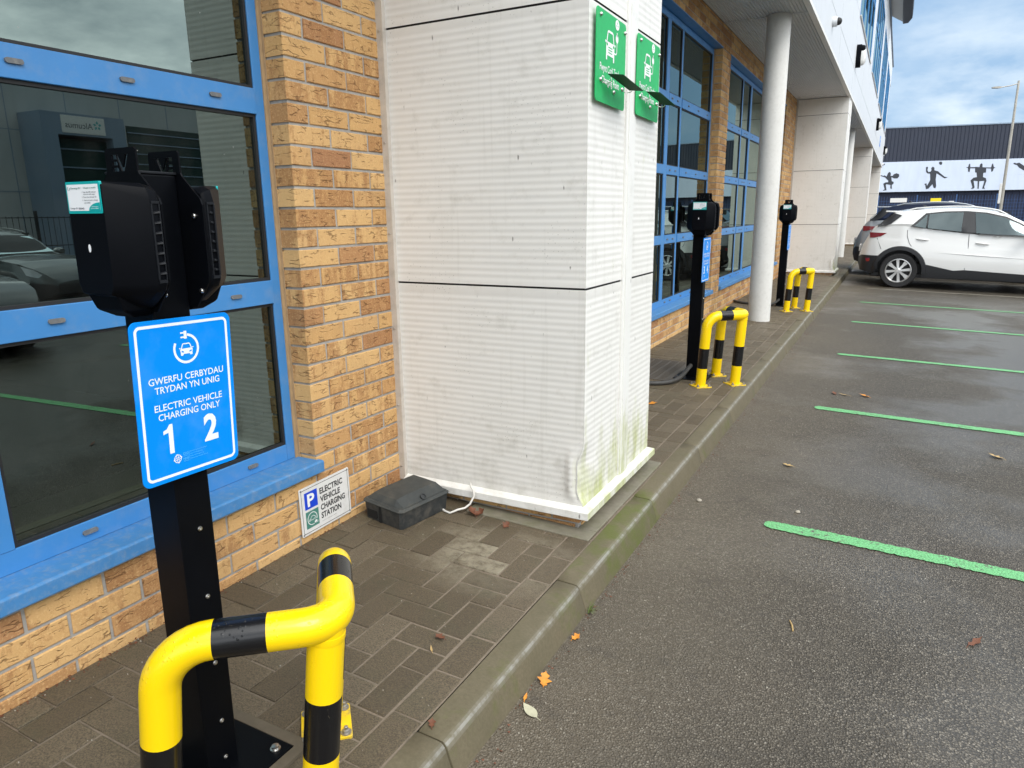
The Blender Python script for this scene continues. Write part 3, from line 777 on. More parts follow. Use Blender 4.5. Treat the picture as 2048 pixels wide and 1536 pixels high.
# ------------------------------------------------------------------ charging posts
ROTX = Matrix.Rotation(R(90), 4, 'X')                       # plane facing -y
FACEX = Matrix(((0,0,1,0),(1,0,0,0),(0,1,0,0),(0,0,0,1)))   # plane facing +x: local (u, v, out) -> (out, u, v)
HX, HZ = .012, .022
def head(parent, s):
    """one charger on the -y (s=1) or +y (s=-1) side of the post"""
    root = bpy.data.objects.new('charger_unit', None); COL.objects.link(root); root.parent = parent
    Mx = Matrix.Translation((HX,0,HZ)) @ (Matrix.Identity(4) if s == 1 else Matrix.Rotation(R(180),4,'Z'))
    def ring(v, w, wt, zt, zs, zc, wc, zd=.03):
        return [Mx @ Vector(p) for p in ((-wt,-v,zt),(wt,-v,zt),(w-.006,-v,zt-zd*.3),(w,-v,zt-zd),(w,-v,zs),(w-.007,-v,zs-.014),(wc,-v,zc),(-wc,-v,zc),(-w+.007,-v,zs-.014),(-w,-v,zs),(-w,-v,zt-zd),(-w+.006,-v,zt-zd*.3))]
    mb = MB()
    mb.rings([ring(.0485,.100,.080,1.336,1.160,1.112,.055), ring(.054,.103,.080,1.340,1.157,1.110,.055), ring(.071,.103,.078,1.344,1.158,1.112,.053), ring(.1285,.053,.049,1.346,1.16,1.141,.043,.008)][::-1])
    mb.build('body', BLACKP, root, smooth=28, bevel=.0035)
    # chin with the cable outlet
    c = MB()
    c.rings([[Mx @ Vector(p) for p in ((-w,-v0,zt),(w,-v0,zt),(w,-v1,zt),(-w,-v1,zt))] for (w, v0, v1, zt) in ((.03,.080,.046,1.092),(.044,.107,.046,1.107),(.048,.120,.0465,1.140))])
    c.build('outlet', BLACKP, root, bevel=.004)
    for sx in (-1, 1):
        vt = MB(); x = sx*.1032
        for (a, b) in (((.0525,1.160),(.0695,1.166)), ((.0525,1.307),(.0695,1.312)), ((.0520,1.1665),(.0545,1.3065)), ((.0675,1.1665),(.0705,1.3065))):
            p = Mx @ Vector((x-.003,-a[0],a[1])); q = Mx @ Vector((x+.0016,-b[0],b[1]))
            vt.box([min(p[i],q[i]) for i in range(3)], [max(p[i],q[i]) for i in range(3)])
        for k in range(7):
            z = 1.176 + k*.0188
            pts = [(x-.0012,-.055,z),(x-.0012,-.0672,z),(x+.0065*sx,-.0565,z+.001),(x-.0012,-.055,z+.006),(x-.0012,-.0672,z+.0035),(x+.0055*sx,-.0565,z+.005)]
            vt.mesh([Mx @ Vector(p) for p in pts], [(0,1,2),(5,4,3),(0,3,4,1),(1,4,5,2),(2,5,3,0)])
        vt.build('vent_grille', VENT, root)
    lk = MB(); L = Mx @ Matrix.Translation((-.004,-.1280,1.226)) @ ROTX
    lk.prism([(p[0]*.0034,p[1]*.0075) for p in arc(0,0,1,0,350,16)], -.004, .0012, 0, L); lk.build('lock', STKW, root)
    # sticker
    st = MB(); T = Mx @ Matrix.Translation((0,-.1289,1.318)) @ ROTX @ Matrix.Rotation(R(-0.0),4,'X')
    def F(pts, z, mi): 
        st.face([T @ Vector((p[0],p[1],z)) for p in pts], mi)
    st.prism(rrect(.101,.057,.002), -.004, .0012, 0, T)
    F(rrect(.094,.047,.001), .0015, 1)
    F([(.047,-.0235)] + arc(.047,-.0235,.034,90,180,10,.0145), .0018, 0)
    def tx(b, x, y, w, h, mi=2): text(st, b, x, y, w, h, .0020, 0, mi, .012, T, 'L')
    tx('Clenergy EV', -.036, .0165, .032, .0042, 3); tx('Charge on mobile', .004, .0168, .037, .0038, 3)
    stroke2 = [(-.041+.0030*math.cos(R(a)), .0165+.0036*math.sin(R(a))) for a in range(60, 400, 20)]
    for i in range(len(stroke2)-1):
        a, b = stroke2[i], stroke2[i+1]; F([(a[0]-.0006,a[1]),(b[0]-.0006,b[1]),(b[0]+.0006,b[1]),(a[0]+.0006,a[1])], .002, 3)
    tx('1  Scan the QR code or', -.003, .0095, .043, .0031); tx('visit the web page', .002, .0055, .034, .0028)
    tx('2  Enter the Charger ID', -.003, .0005, .043, .0031)
    tx('3  Start and end a charge', -.003, -.005, .046, .0031); tx('on mobile', .002, -.0092, .018, .0028)
    tx('Charger ID', -.043, -.0193, .022, .0038); tx('00045', -.018, -.0193, .017, .0036)
    tx('Need support', .022, -.0165, .02, .0022, 1); tx('call the helpline', .019, -.0197, .024, .0022, 1)
    st.build('sticker', [TEAL, STKW, PRGREY, PRGREEN], root)
def bracket(parent, s):
    mb = MB(); y = -.046*s
    out = [(-.043,1.412),(.043,1.412),(.047,1.408),(.048,1.375),(.052,1.362),(.100,1.318),(.105,1.306),(.105,1.165),(.100,1.150),(.058,1.100),(-.058,1.100),(-.100,1.150),(-.105,1.165),(-.105,1.306),(-.100,1.318),(-.052,1.362),(-.048,1.375),(-.047,1.408)]
    T = Matrix.Translation((HX,y,HZ)) @ ROTX @ Matrix.Diagonal((.97*s,1,1,1))
    # E and V cut-outs: build the plate in pieces round the two letter openings
    low = [p for p in out if p[1] < 1.362]
    mb.prism([(-.052,1.362),(-.100,1.318),(-.105,1.306),(-.105,1.165),(-.100,1.150),(-.058,1.100),(.058,1.100),(.100,1.150),(.105,1.165),(.105,1.306),(.100,1.318),(.052,1.362)], -.002, .002, 0, T)
    mb.prism([(-.052,1.3615),(.052,1.3615),(.048,1.369),(-.048,1.369)], -.002, .002, 0, T)
    mb.prism([(-.048,1.3685),(-.032,1.3685),(-.032,1.4),(-.0472,1.4)], -.002, .002, 0, T)
    mb.prism([(.032,1.3685),(.048,1.3685),(.0472,1.4),(.032,1.4)], -.002, .002, 0, T)
    mb.prism([(-.0472,1.3995),(.0472,1.3995),(.047,1.408),(.043,1.412),(-.043,1.412),(-.047,1.408)], -.002, .002, 0, T)
    # what is left between the letters
    mb.prism([(-.0323,1.3688),(-.0275,1.3688),(-.0275,1.3998),(-.0323,1.3998)], -.0018, .0018, 0, T)
    mb.prism([(-.0273,1.376),(-.012,1.376),(-.012,1.3805),(-.0273,1.3805)], -.0018, .0018, 0, T)
    mb.prism([(-.0273,1.387),(-.012,1.387),(-.012,1.3915),(-.0273,1.3915)], -.0018, .0018, 0, T)
    mb.prism([(-.0085,1.3998),(.004,1.3760),(.0155,1.3998)], -.0018, .0018, 0, T)
    mb.prism([(-.008,1.3688),(-.0005,1.3688),(-.0135,1.395),(-.0135,1.3998)], -.0018, .0018, 0, T)
    mb.prism([(.0085,1.3688),(.0325,1.3688),(.0325,1.3998),(.0235,1.3998)], -.0018, .0018, 0, T)
    o = mb.build('mounting_plate', BLACK, parent)
    b = MB()
    for z in (1.285, 1.135):
        for x in (-.078, .078):
            b.lathe([(.005,0),(.005,.003),(.0035,.005),(.001,.0055)], 10, 0, Matrix.Translation((HX+x,y+.002*s,z+HZ)) @ Matrix.Rotation(R(-90*s),4,'X'))
    b.build('plate_bolt', STEEL, o)
def charger(name='charging_post'):
    t = thing(name, 'x', 'ev charger')
    mb = MB(); mb.box((-.048,-.042,0),(.048,.042,1.386)); mb.build('post', BLACK, t, bevel=.003)
    cp = MB(); cp.box((-.0495,-.0435,1.3865),(.0495,.0435,1.392)); cp.build('post_cap', VENT, t, bevel=.0015)
    b = MB(); b.box((-.13,-.14,-.004),(.13,.14,.008)); b.build('base_plate', BLACK, t, bevel=.002)
    for x in (-.10,.10):
        for y in (-.11,.11):
            k = MB(); k.lathe([(.013,.008),(.013,.011),(.009,.0115),(.009,.018),(.004,.0195)], 6 if x < 0 else 16, 0, Matrix.Translation((x,y,0))); k.build('anchor_bolt', STEEL, t, smooth=30)
    for z in (.045,.145,.30,.47,.635):
        k = MB(); k.lathe([(.0058,0),(.0058,.0012),(.0048,.003),(.0022,.0034),(.0021,.0012)], 14, 0, Matrix.Translation((.048,.006,z)) @ Matrix.Rotation(R(90),4,'Y')); k.build('security_screw', STEEL, t, smooth=30)
    for s in (1, -1): head(t, s); bracket(t, s)
    return t
CH = [((.637,.938),(.005,.009),'black two headed charging post nearest the camera, its blue sign numbered 1 2'),
      ((.640,5.61),(.008,.0),'black charging post in front of the brick pier, its blue sign numbered 3 4'),
      ((.628,10.52),(.008,.0),'farthest black charging post, beyond the round white column')]
FRAMEB = simple('weathered steel frame', (.115,.095,.068), .7, var=.3, vs=30, dirt=.6, ds=12, dirtc=(.06,.05,.035), spec=.2)
ch = charger()
chs = [ch] + [copy_tree(ch) for _ in CH[1:]]
for i, ((x, y), (lx, ly), lab) in enumerate(CH):
    o = chs[i]
    if i == 0:
        fm = MB(); frame_ring(fm, rrect(.325,.345,.004,2), rrect(.264,.284,.003,2), -.012, .006); fo_ = fm.build('base_frame', FRAMEB, o)
    o.location = (x, y, pz(x)); o.rotation_euler = (-ly, lx, 0); tag(o, lab, 'ev charger', 'charging posts along the pavement')

# blue number signs on the posts
def car_icon(mb, cx, cy, s, mi, z=.0008):
    P = lambda pts: [(cx+p[0]*s, cy+p[1]*s) for p in pts]
    poly(mb, P([(-1,.05),(-.80,.16),(.80,.16),(1,.05),(.92,-.45),(.92,-.72),(.86,-.78),(.58,-.78),(.52,-.72),(.50,-.58),(-.50,-.58),(-.52,-.72),(-.58,-.78),(-.86,-.78),(-.92,-.72),(-.92,-.45)]), z, mi)
    stroke(mb, P([(-.80,.14),(-.58,.72),(-.48,.80),(.48,.80),(.58,.72),(.80,.14)]), .15*s, z, mi)
    poly(mb, P([(-1.0,.12),(-1.16,.18),(-1.14,.30),(-.86,.24)]), z, mi); poly(mb, P([(1.0,.12),(1.16,.18),(1.14,.30),(.86,.24)]), z, mi)
def number_sign(a, b, loc, lean, lab, yaw_=0):
    x, y, z = loc
    t = thing('charging_bay_sign', lab, 'sign', loc, (R(90)-0, 0, R(90)), 'blue bay number signs on the charging posts')
    t.rotation_mode = 'XYZ'
    t.matrix_world = Matrix.Translation(loc) @ Matrix.Rotation(lean[0],4,'Y') @ Matrix.Rotation(-lean[1],4,'X') @ Matrix.Rotation(R(yaw_),4,'Z') @ FACEX
    W, H = .240, .336
    mb = MB(); mb.prism(rrect(W,H,.016,6), -.0015, .0015); mb.build('plate', SIGNB, t, bevel=.0004, seg=1)
    fr = MB(); stroke(fr, rrect(W-.024,H-.024,.010,6), .0058, .0018, 0, True); fr.build('border', SIGNW, t)
    ic = MB(); cx, cy = 0.004, .103; r = .0285
    stroke(ic, arc(cx,cy,r,152,450-8,40), .0052, .0018, 0)
    poly(ic, [(cx-.004,cy+r-.008),(cx+.003,cy+r-.008),(cx+.003,cy+r+.008),(cx-.004,cy+r+.008)], .0019, 0)
    for dy in (-.0045,.0045): poly(ic, [(cx-.012,cy+r+dy-.0016),(cx-.0038,cy+r+dy-.0016),(cx-.0038,cy+r+dy+.0016),(cx-.012,cy+r+dy+.0016)], .0019, 0)
    car_icon(ic, cx, cy-.002, .0152, 0, .0019)
    for sx in (-1,1): poly(ic, [(cx+sx*.0122,cy-.0035),(cx+sx*.0065,cy-.0055),(cx+sx*.0072,cy-.0080),(cx+sx*.0122,cy-.0068)], .0022, 1)
    ic.build('car_symbol', [SIGNW, SIGNB], t)
    tx = MB()
    for s, yy, w in (('GWERFU CERBYDAU',.046,.182),('TRYDAN YN UNIG',.0265,.158),('ELECTRIC VEHICLE',-.0095,.166),('CHARGING ONLY',-.029,.152)):
        text(tx, s, .002, yy, w, .0142, .0012, .0006, 0, .009)
    for ch_, cx_ in ((a, -.054), (b, .050)):
        if ch_ == '1': poly(tx, [(cx_+q[0]*.062, -.078+q[1]*.062) for q in ((.16,-.5),(.16,.5),(.04,.5),(-.06,.36),(-.20,.31),(-.20,.19),(-.01,.235),(-.01,-.5))], .0018, 0)
        else: text(tx, ch_, cx_, -.076, .036, .060, .0012, .0006, 0, .035)
    tx.build('lettering', SIGNW, t)
    lg = MB(); ex, ey = -.038, -.1245
    stroke(lg, arc(ex,ey,.0082,0,350,20), .0015, .0018, 0, True)
    for k in range(4):
        q = R(90*k+10); poly(lg, [(ex+.0095*math.cos(q+d)*m, ey+.0095*math.sin(q+d)*m) for d, m in ((-.25,.8),(-.12,1.08),(.12,1.08),(.25,.8))], .0019, 0)
    for k in (0,1):
        q = R(90*k+10); c_, s_ = math.cos(q)*.008, math.sin(q)*.008
        stroke(lg, [(ex-c_+s_*.25,ey-s_-c_*.25),(ex+c_+s_*.25,ey+s_-c_*.25)], .0012, .0019, 0); stroke(lg, [(ex-c_-s_*.25,ey-s_+c_*.25),(ex+c_-s_*.25,ey+s_+c_*.25)], .0012, .0019, 0)
    text(lg, 'GIG', -.018, -.1175, .013, .0055, .0012, .0006, 1); text(lg, 'CYMRU', -.018, -.1227, .013, .0024, .0012, .0006, 1)
    text(lg, 'NHS', -.018, -.1285, .013, .0055, .0012, .0006, 1); text(lg, 'WALES', -.018, -.1337, .013, .0024, .0012, .0006, 1)
    stroke(lg, [(-.0095,-.1348),(-.0095,-.1142)], .0005, .0018, 1)
    for k, (s, w) in enumerate((('Bwrdd Iechyd Prifysgol',.043),('Cwm Taf Morgannwg',.031),('Cwm Taf Morgannwg',.034),('University Health Board',.044))): text(lg, s, -.0075, -.1165-.0053*k, w, .003, .0012, .0006, 1, 0, None, 'L')
    lg.build('emblem', [SIGNW, SIGNC], t)
number_sign('1', '2', (.706,.948,.915), (.018,.032), 'blue sign with large white numbers 1 and 2 on the nearest post', 1.2)
number_sign('3', '4', (.696,5.628,.912), (.008,.0), 'blue sign with white numbers 3 and 4 on the middle post')
number_sign('5', '6', (.684,10.54,.912), (.008,.0), 'blue sign seen nearly edge on, on the farthest post')

# ------------------------------------------------------------------ hoop guards
def guard(apex, yaw, ang, L, H, lean, lab, ab=(.150,.305)):
    x, y = apex
    up = Vector((lean[0], lean[1], 1)).normalized()
    t = thing('hoop_guard', lab, 'guard rail', (x,y,pz(x)), group='yellow and black hoop guards')
    d = [Vector((math.cos(yaw),math.sin(yaw),0)), Vector((math.cos(yaw+ang),math.sin(yaw+ang),0))]
    r = .0385; rb = .095; hb = .085
    out = -(d[0]+d[1]).normalized(); half = abs(ang)/2
    corner = out*(hb/math.sin(half) - hb)               # where the two rails would meet
    cc = out*(hb/math.sin(half) - hb) - out*(hb/math.sin(half))   # centre of the level bend
    lift = lambda p, h: p + up*h
    def shaft(i):
        a = d[i]; f = a*L; z = pz(x+f.x)-pz(x); P = [f + Vector((0,0,z)), f + up*.150, f + up*.1505, f + up*.305, f + up*.3055, f + up*(H-rb)]
        c0 = lift(f, H-rb)
        dirn = ((corner - f).normalized())
        c = c0 + dirn*rb
        for k in range(1, 10): q = R(10*k); P.append(c - dirn*rb*math.cos(q) + up*rb*math.sin(q))
        ln = (corner - f).length
        for s_ in (.70, .699, .40, .399): P.append(lift(corner + (f-corner)*s_, H))
        return P, ln
    A, la = shaft(0); B, lb_ = shaft(1)
    t0 = (corner - d[0]*L).normalized(); t1 = (d[1]*L - corner).normalized()
    bend = []
    tl = hb/math.tan(half)
    p0, p1 = corner - t0*tl, corner + t1*tl
    for k in range(0, 13):
        u = k/12; m_ = p0*(1-u)**2 + corner*2*u*(1-u) + p1*u*u; bend.append(lift(m_, H))
    path = A + bend + B[::-1]
    mb = MB(); n_ = 28; mb.tube(path, r, n_)
    for k in range(len(path)-1):
        mid = (path[k]+path[k+1])/2; hh = mid.dot(up); black = .150 < hh < .3052
        if k in (len(A)-3, len(path)-1-(len(B)-2)): black = True
        for c_ in range(n_): mb.m[k*n_+c_] = 1 if black else 0
    mb.build('hoop', [YEL, BLK], t, smooth=40)
    mb = MB(); P = [up*0, up*ab[0], up*(ab[0]+.0005), up*ab[1], up*(ab[1]+.0005), up*(H-.012)]
    mb.tube(P, r, n_)
    for k in range(5):
        for c_ in range(n_): mb.m[k*n_+c_] = 1 if k == 2 else 0
    mb.tube([up*(H-.043), up*(H-.036), up*(H-.026)], [r+.0002, r+.0016, r+.001], n_)
    mb.build('apex_leg', [YEL, BLK], t, smooth=40)
    feet = [(Vector((0,0,0)),), (d[0]*L,), (d[1]*L,)]
    for (f,) in feet:
        z = pz(x+f.x)-pz(x); M = Matrix.Translation((f.x,f.y,z)) @ Matrix.Rotation(yaw+R(45),4,'Z') @ Matrix.Rotation(R(0),4,'X')
        M = Matrix.Translation((f.x,f.y,z)) @ Matrix.Rotation(math.atan(-SL),4,'Y') @ Matrix.Rotation(yaw,4,'Z')
        b = MB(); b.prism(rrect(.128,.128,.006,3), -.003, .007, 0, M)
        bp = b.build('base_plate', YELW, t, bevel=.0015)
        for sx in (-1,1):
            for sy in (-1,1):
                k = MB(); Mk = M @ Matrix.Translation((sx*.048,sy*.048,-.001))
                k.lathe([(.014,.008),(.014,.0105)], 20, 0, Mk); k.lathe([(.0095,.0105),(.0095,.017),(.006,.0185)], 6, 0, Mk); k.lathe([(.0052,.017),(.0052,.026),(.004,.027)], 12, 0, Mk)
                k.build('anchor_bolt', ZINC, bp, smooth=30)
    return t
guard((.980,.938), -2.368, -1.662, .314, .514, (.097,.051), 'yellow and black hoop guard in the foreground around the nearest charging post, wet with raindrops', (.192,.337))
guard((.982,5.543), -2.375, -1.624, .300, .548, (.056,-.006), 'yellow and black hoop guard before the 3 4 charging post, beside the round column')
guard((1.018,10.15), -2.45, -1.60, .300, .53, (.05,.0), 'farthest yellow and black hoop guard, before the next boxed white pillar')

# ------------------------------------------------------------------ green charging point signs on the pillar
def green_sign(yc, zc, lab, tilt):
    t = thing('charging_point_sign', lab, 'sign', (PX+.014,yc,zc), group='green charging point signs on the boxed pillar')
    t.matrix_world = Matrix.Translation((PX+.0165,yc,zc)) @ FACEX @ Matrix.Rotation(tilt,4,'Z')
    W, H = .318, .322
    mb = MB(); mb.prism(rrect(W,H,.016,5), -.0018, .0018); mb.build('plate', GREEN, t, bevel=.0005, seg=1)
    ic = MB(); cx, cy = -.016, .052; s = .040; z = .0026
    P = lambda pts: [(cx+p[0]*s*1.1, cy+p[1]*s*.92) for p in pts]
    poly(ic, P([(-1,-.1),(-.85,.25),(.85,.25),(1,-.1),(1,-1.5),(.72,-1.5),(.72,-1.05),(-.72,-1.05),(-.72,-1.5),(-1,-1.5)]), z)
    stroke(ic, P([(-.86,.22),(-.62,1.15),(-.5,1.25),(.5,1.25),(.62,1.15),(.86,.22)]), .2*s, z)
    for yy in (-.25,-.5,-.75): stroke(ic, P([(-.48,yy),(.48,yy)]), .09*s, z+.0004, 1)
    for sx in (-1,1): poly(ic, P([(sx*.75+q[0],-.02+q[1]) for q in arc(0,0,.15,0,330,10)]), z+.0004, 1); 
    for sx in (-1,1): poly(ic, P([(sx*1.0,.05),(sx*1.25,.12),(sx*1.25,.32),(sx*.9,.25)]), z)
    stroke(ic, P([(1.0,-.55),(1.45,-.55),(1.62,-.35),(1.62,.6)]), .13*s, z)
    poly(ic, P([(1.62+q[0],1.0+q[1]) for q in arc(0,0,.34,0,340,12,.42)]), z); stroke(ic, P([(1.62,1.2),(1.62,1.6)]), .18*s, z)
    poly(ic, P([(1.62+q[0],2.35+q[1]) for q in arc(0,0,.5,0,350,20)]), z)
    for dx in (-.17,.17): poly(ic, P([(1.62+dx+q[0],2.25+q[1]) for q in arc(0,0,.07,0,330,8)]), z+.0004, 1)
    poly(ic, P([(1.62+q[0],2.52+q[1]) for q in arc(0,0,.06,0,330,8,.12)]), z+.0004, 1)
    ic.build('car_symbol', [PRWHITE, GREEN], t)
    tx = MB(); text(tx, 'Pwynt Codi Trydan', -.006, -.040, .230, .036, .0018, .0008, 0, .012); text(tx, 'Charging Point', -.006, -.082, .190, .036, .0018, .0008, 0, .012)
    tx.build('lettering', PRWHITE, t)
    for (x, y) in ((-.122,.138),(.142,.128),(.03,-.108),(-.115,-.083),(.122,-.083)):
        b = MB(); b.lathe([(.0075,.0018),(.0075,.004),(.006,.008),(.002,.0105)], 14, 0, Matrix.Translation((x,y,0))); b.build('fixing_bolt', STEEL, t, smooth=40)
    # hinged flap on two open hooks
    for x in (-.095,.135):
        hk = MB(); hk.tube([(x-.02,-.083,.004)] + [(x-.02+.022*math.sin(R(a)),-.083-.012*math.sin(R(a)),.004+.022*(1-math.cos(R(a)))) for a in range(20,150,15)] + [(x,-.072,.036)], .0019, 8); hk.build('hook', STEEL, t, smooth=50)
    fl = MB(); A = Vector((-.108,-.066,.030)); U = Vector((.245,-.020,.0)); V = Vector((.010,-.006,.056)); n = U.cross(V).normalized()*.0012
    q = [A, A+U, A+U*.985+V, A+U*.015+V]
    fl.rings([[p+n for p in q],[p-n for p in q]]); fl.build('flap', GREEND, t)
green_sign(2.766, 1.842, 'nearer green sign with a white car and plug, its small flap lifted', R(-1.0))
green_sign(3.232, 1.842, 'farther green sign with a white car and plug, by the back edge of the pillar', R(-1.0))

# ------------------------------------------------------------------ wall plate sign
t = thing('parking_plate', 'small white wall plate with a blue P, low on the brick under the sill', 'sign', (.006,2.049,.131))
t.matrix_world = Matrix.Translation((.006,2.049,.131)) @ FACEX @ Matrix.Rotation(R(.6),4,'Z')
W, H = .292, .205
mb = MB(); mb.prism(rrect(W,H,.007,4), -.0015, .0015); mb.build('plate', PLATEW, t, bevel=.0004, seg=1)
mb = MB(); stroke(mb, rrect(W-.020,H-.020,.008,5), .0022, .0018, 0, True)
text(mb, 'ELECTRIC', -.034, .058, .137, .0265, .0015, .0004, 0, .032, None, 'L'); text(mb, 'VEHICLE', -.034, .022, .119, .0265, .0015, .0004, 0, .032, None, 'L')
text(mb, 'CHARGING', -.034, -.0135, .146, .0265, .0015, .0004, 0, .032, None, 'L'); text(mb, 'STATION', -.034, -.0490, .120, .0265, .0015, .0004, 0, .032, None, 'L')
text(mb, 'www.evsigns.info', -.034, -.074, .09, .0042, .0015, .0004, 0, 0, None, 'L'); mb.build('lettering', PRBLACK, t)
mb = MB(); poly(mb, [(-.120,.006),(-.048,.006),(-.048,.078),(-.120,.078)], .0018, 0); text(mb, 'P', -.085, .042, .040, .054, .0016, .0006, 1, .03); mb.build('parking_symbol', [PRBLUE, PRWHITE], t)
mb = MB(); poly(mb, [(-.120,-.076),(-.048,-.076),(-.048,-.004),(-.120,-.004)], .0018, 0)
stroke(mb, arc(-.085,-.039,.026,-20,290,26), .003, .0021, 1)
stroke(mb, [(-.104,-.046),(-.101,-.040),(-.094,-.036),(-.089,-.029),(-.077,-.029),(-.070,-.036),(-.066,-.038),(-.065,-.045),(-.071,-.045),(-.074,-.041),(-.078,-.045),(-.092,-.045),(-.095,-.041),(-.099,-.046),(-.104,-.046)], .0022, .0021, 1)
poly(mb, [(-.070,-.066),(-.060,-.058),(-.066,-.050),(-.076,-.058)], .0021, 1); stroke(mb, [(-.063,-.061),(-.056,-.066)], .002, .0021, 1); stroke(mb, [(-.060,-.057),(-.053,-.062)], .002, .0021, 1)
mb.build('plug_symbol', [PRGREEN, PRWHITE], t)
for x in (-.137,.137):
    for y in (-.094,.094):
        mb = MB(); mb.lathe([(.0038,.0015),(.0034,.003),(.001,.0036)], 10, 0, Matrix.Translation((x,y,0))); mb.build('screw', PRGREY, t)

# ------------------------------------------------------------------ bait box, cables, drain cover
bx, by = .183, 2.36
t = thing('bait_box', 'dusty black plastic bait box in the corner between brick wall and boxed pillar', 'bait box', (bx,by,pz(bx)), (0,math.atan(-SL),R(-9)))
def bevel_rect(w, l, c): return [(-w/2+c,-l/2),(w/2-c,-l/2),(w/2,-l/2+c),(w/2,l/2-c),(w/2-c,l/2),(-w/2+c,l/2),(-w/2,l/2-c),(-w/2,-l/2+c)]
mb = MB()
mb.rings([[(p[0],p[1],z) for p in bevel_rect(w,l,.012)] for w, l, z in ((.222,.286,0),(.232,.298,.078))])
mb.build('base', BAIT, t, bevel=.002)
mb = MB(); ent = Matrix.Translation((-.062,-.1455,.036)) @ ROTX
mb.prism([(p[0],p[1]) for p in rrect(.062,.050,.012,4)], -.004, .0012, 0, ent); mb.build('entry_hole', HOLE, t)
mb = MB(); mb.box((-.018,-.150,.004),(-.006,-.1445,.076)); mb.build('divider_slot', HOLE, t)
mb = MB()
mb.rings([[(p[0],p[1],z) for p in bevel_rect(w,l,c)] for w, l, c, z in ((.244,.310,.016,.0785),(.246,.312,.016,.0845),(.236,.302,.014,.0855),(.226,.290,.012,.092))])
# raised lid with a notch at the front corner
prof = [(-.108,.092),(-.075,.124),(.062,.124),(.108,.0925)]
r = []
for yy, k in ((-.138,.0),(-.120,.82),(-.07,1.0),(.12,1.0),(.138,.0)):
    r.append([(x, yy, .0915 + (z-.0915)*k) for x, z in prof])
mb.rings(r)
mb.build('lid', BAITL, t, bevel=.004)
mb = MB(); mb.lathe([(.014,0),(.015,.006),(.011,.006),(.010,.002)], 20, 0, Matrix.Translation((.098,.0,.103)) @ Matrix.Rotation(R(48),4,'Y')); mb.build('lock_ring', BAIT, t, smooth=40)
c = MB(); pp = [(.30,2.46,pz(.3)+.006),(.33,2.445,pz(.33)+.006),(.358,2.440,pz(.36)+.006),(.385,2.462,.006),(.402,2.492,.005),(.418,2.512,.020),(.430,2.528,.055),(.426,2.532,.078),(.412,2.534,.094),(.400,2.55,.10)]
c.tube(pp, .0048, 10); tag(c.build('white_cable', CABW, smooth=50), 'thin white bent cable sticking out between bait box and pillar flashing', 'cable')
def conduit(pts, lab, r=.017):
    P = []
    for i in range(len(pts)-1):
        for k in range(8):
            u = k/8; p0 = Vector(pts[max(i-1,0)]); p1 = Vector(pts[i]); p2 = Vector(pts[i+1]); p3 = Vector(pts[min(i+2,len(pts)-1)])
            P.append(.5*((2*p1)+(p2-p0)*u+(2*p0-5*p1+4*p2-p3)*u*u+(3*p1-p0-3*p2+p3)*u**3))
    P.append(Vector(pts[-1])); mb = MB(); mb.tube(P, r, 12)
    return tag(mb.build('cable_conduit', CONDUIT, smooth=60), lab, 'cable', 'conduits feeding the charging posts')
conduit([(.02,5.02,.02),(.18,5.06,.012),(.33,5.12,.006),(.47,5.17,.002),(.56,5.27,.004),(.60,5.40,.02),(.62,5.52,.06),(.63,5.58,.08)], 'grey black conduit curving across the paving into the 3 4 charging post')
conduit([(.01,10.50,.02),(.10,10.40,.014),(.25,10.34,.008),(.45,10.33,.004),(.55,10.38,.01),(.61,10.47,.05),(.62,10.5,.08)], 'short dark conduit running behind the round column to the farthest charging post')
t = thing('drain_cover', 'brown ribbed drain cover set in the paving beside the grey conduit', 'drain cover', (.30,5.72,pz(.30)), (0,math.atan(-SL),0))
mb = MB(); mb.box((-.2,-.36,-.01),(.2,.36,.004))
mb.build('plate', IRON, t)
mb = MB()
for k in range(17):
    y = -.33 + k*.0405
    for j in range(5): mb.box((-.18+j*.074,y+(.006 if j % 2 else 0),.0042),(-.125+j*.074,y+.015+(.006 if j % 2 else 0),.007))
mb.build('tread_ribs', IRON, t)
mb = MB(); frame_ring(mb, rrect(.43,.75,.004,2), rrect(.404,.724,.004,2), -.01, .0055); mb.build('rim', IRON, t)

# ------------------------------------------------------------------ cars
CARGLASS = glass_mat('car glass', (.10,.16,.18), .03, (.80,.97,1.0))
def interp(tab, x):
    if x <= tab[0][0]: return tab[0][1]
    for (a, p), (b, q) in zip(tab, tab[1:]):
        if x <= b: return p + (q-p)*(x-a)/(b-a)
    return tab[-1][1]
WB = 2.58; WR = .318
TOP = [(-.70,.56),(-.66,.74),(-.60,.88),(-.55,.98),(-.50,1.06),(-.44,1.11),(.0,1.125),(.6,1.07),(1.2,1.01),(1.85,.975),(2.1,.985),(2.5,.95),(2.9,.88),(3.15,.79),(3.3,.69),(3.38,.58),(3.42,.48)]
HWD = [(-.70,.60),(-.66,.70),(-.58,.79),(-.4,.85),(0,.875),(.6,.88),(1.8,.88),(2.4,.87),(2.8,.84),(3.1,.77),(3.3,.64),(3.42,.48)]
BOT = [(-.70,.42),(-.66,.30),(-.5,.26),(0,.22),(2.6,.22),(3.2,.23),(3.42,.32)]
CLADZ = [(-.70,.58),(-.36,.58),(.45,.45),(.87,.365),(1.04,.385),(2.0,.35),(2.15,.42),(2.98,.56),(3.42,.50)]
ROOF = [(-.44,1.12),(-.30,1.25),(-.20,1.355),(.03,1.405),(.4,1.440),(.75,1.460),(1.05,1.456),(1.35,1.418),(1.6,1.345),(1.85,1.22),(2.1,1.04),(2.16,.985)]
def belt(x): return interp(TOP, x)
def hw(x): return interp(HWD, x)
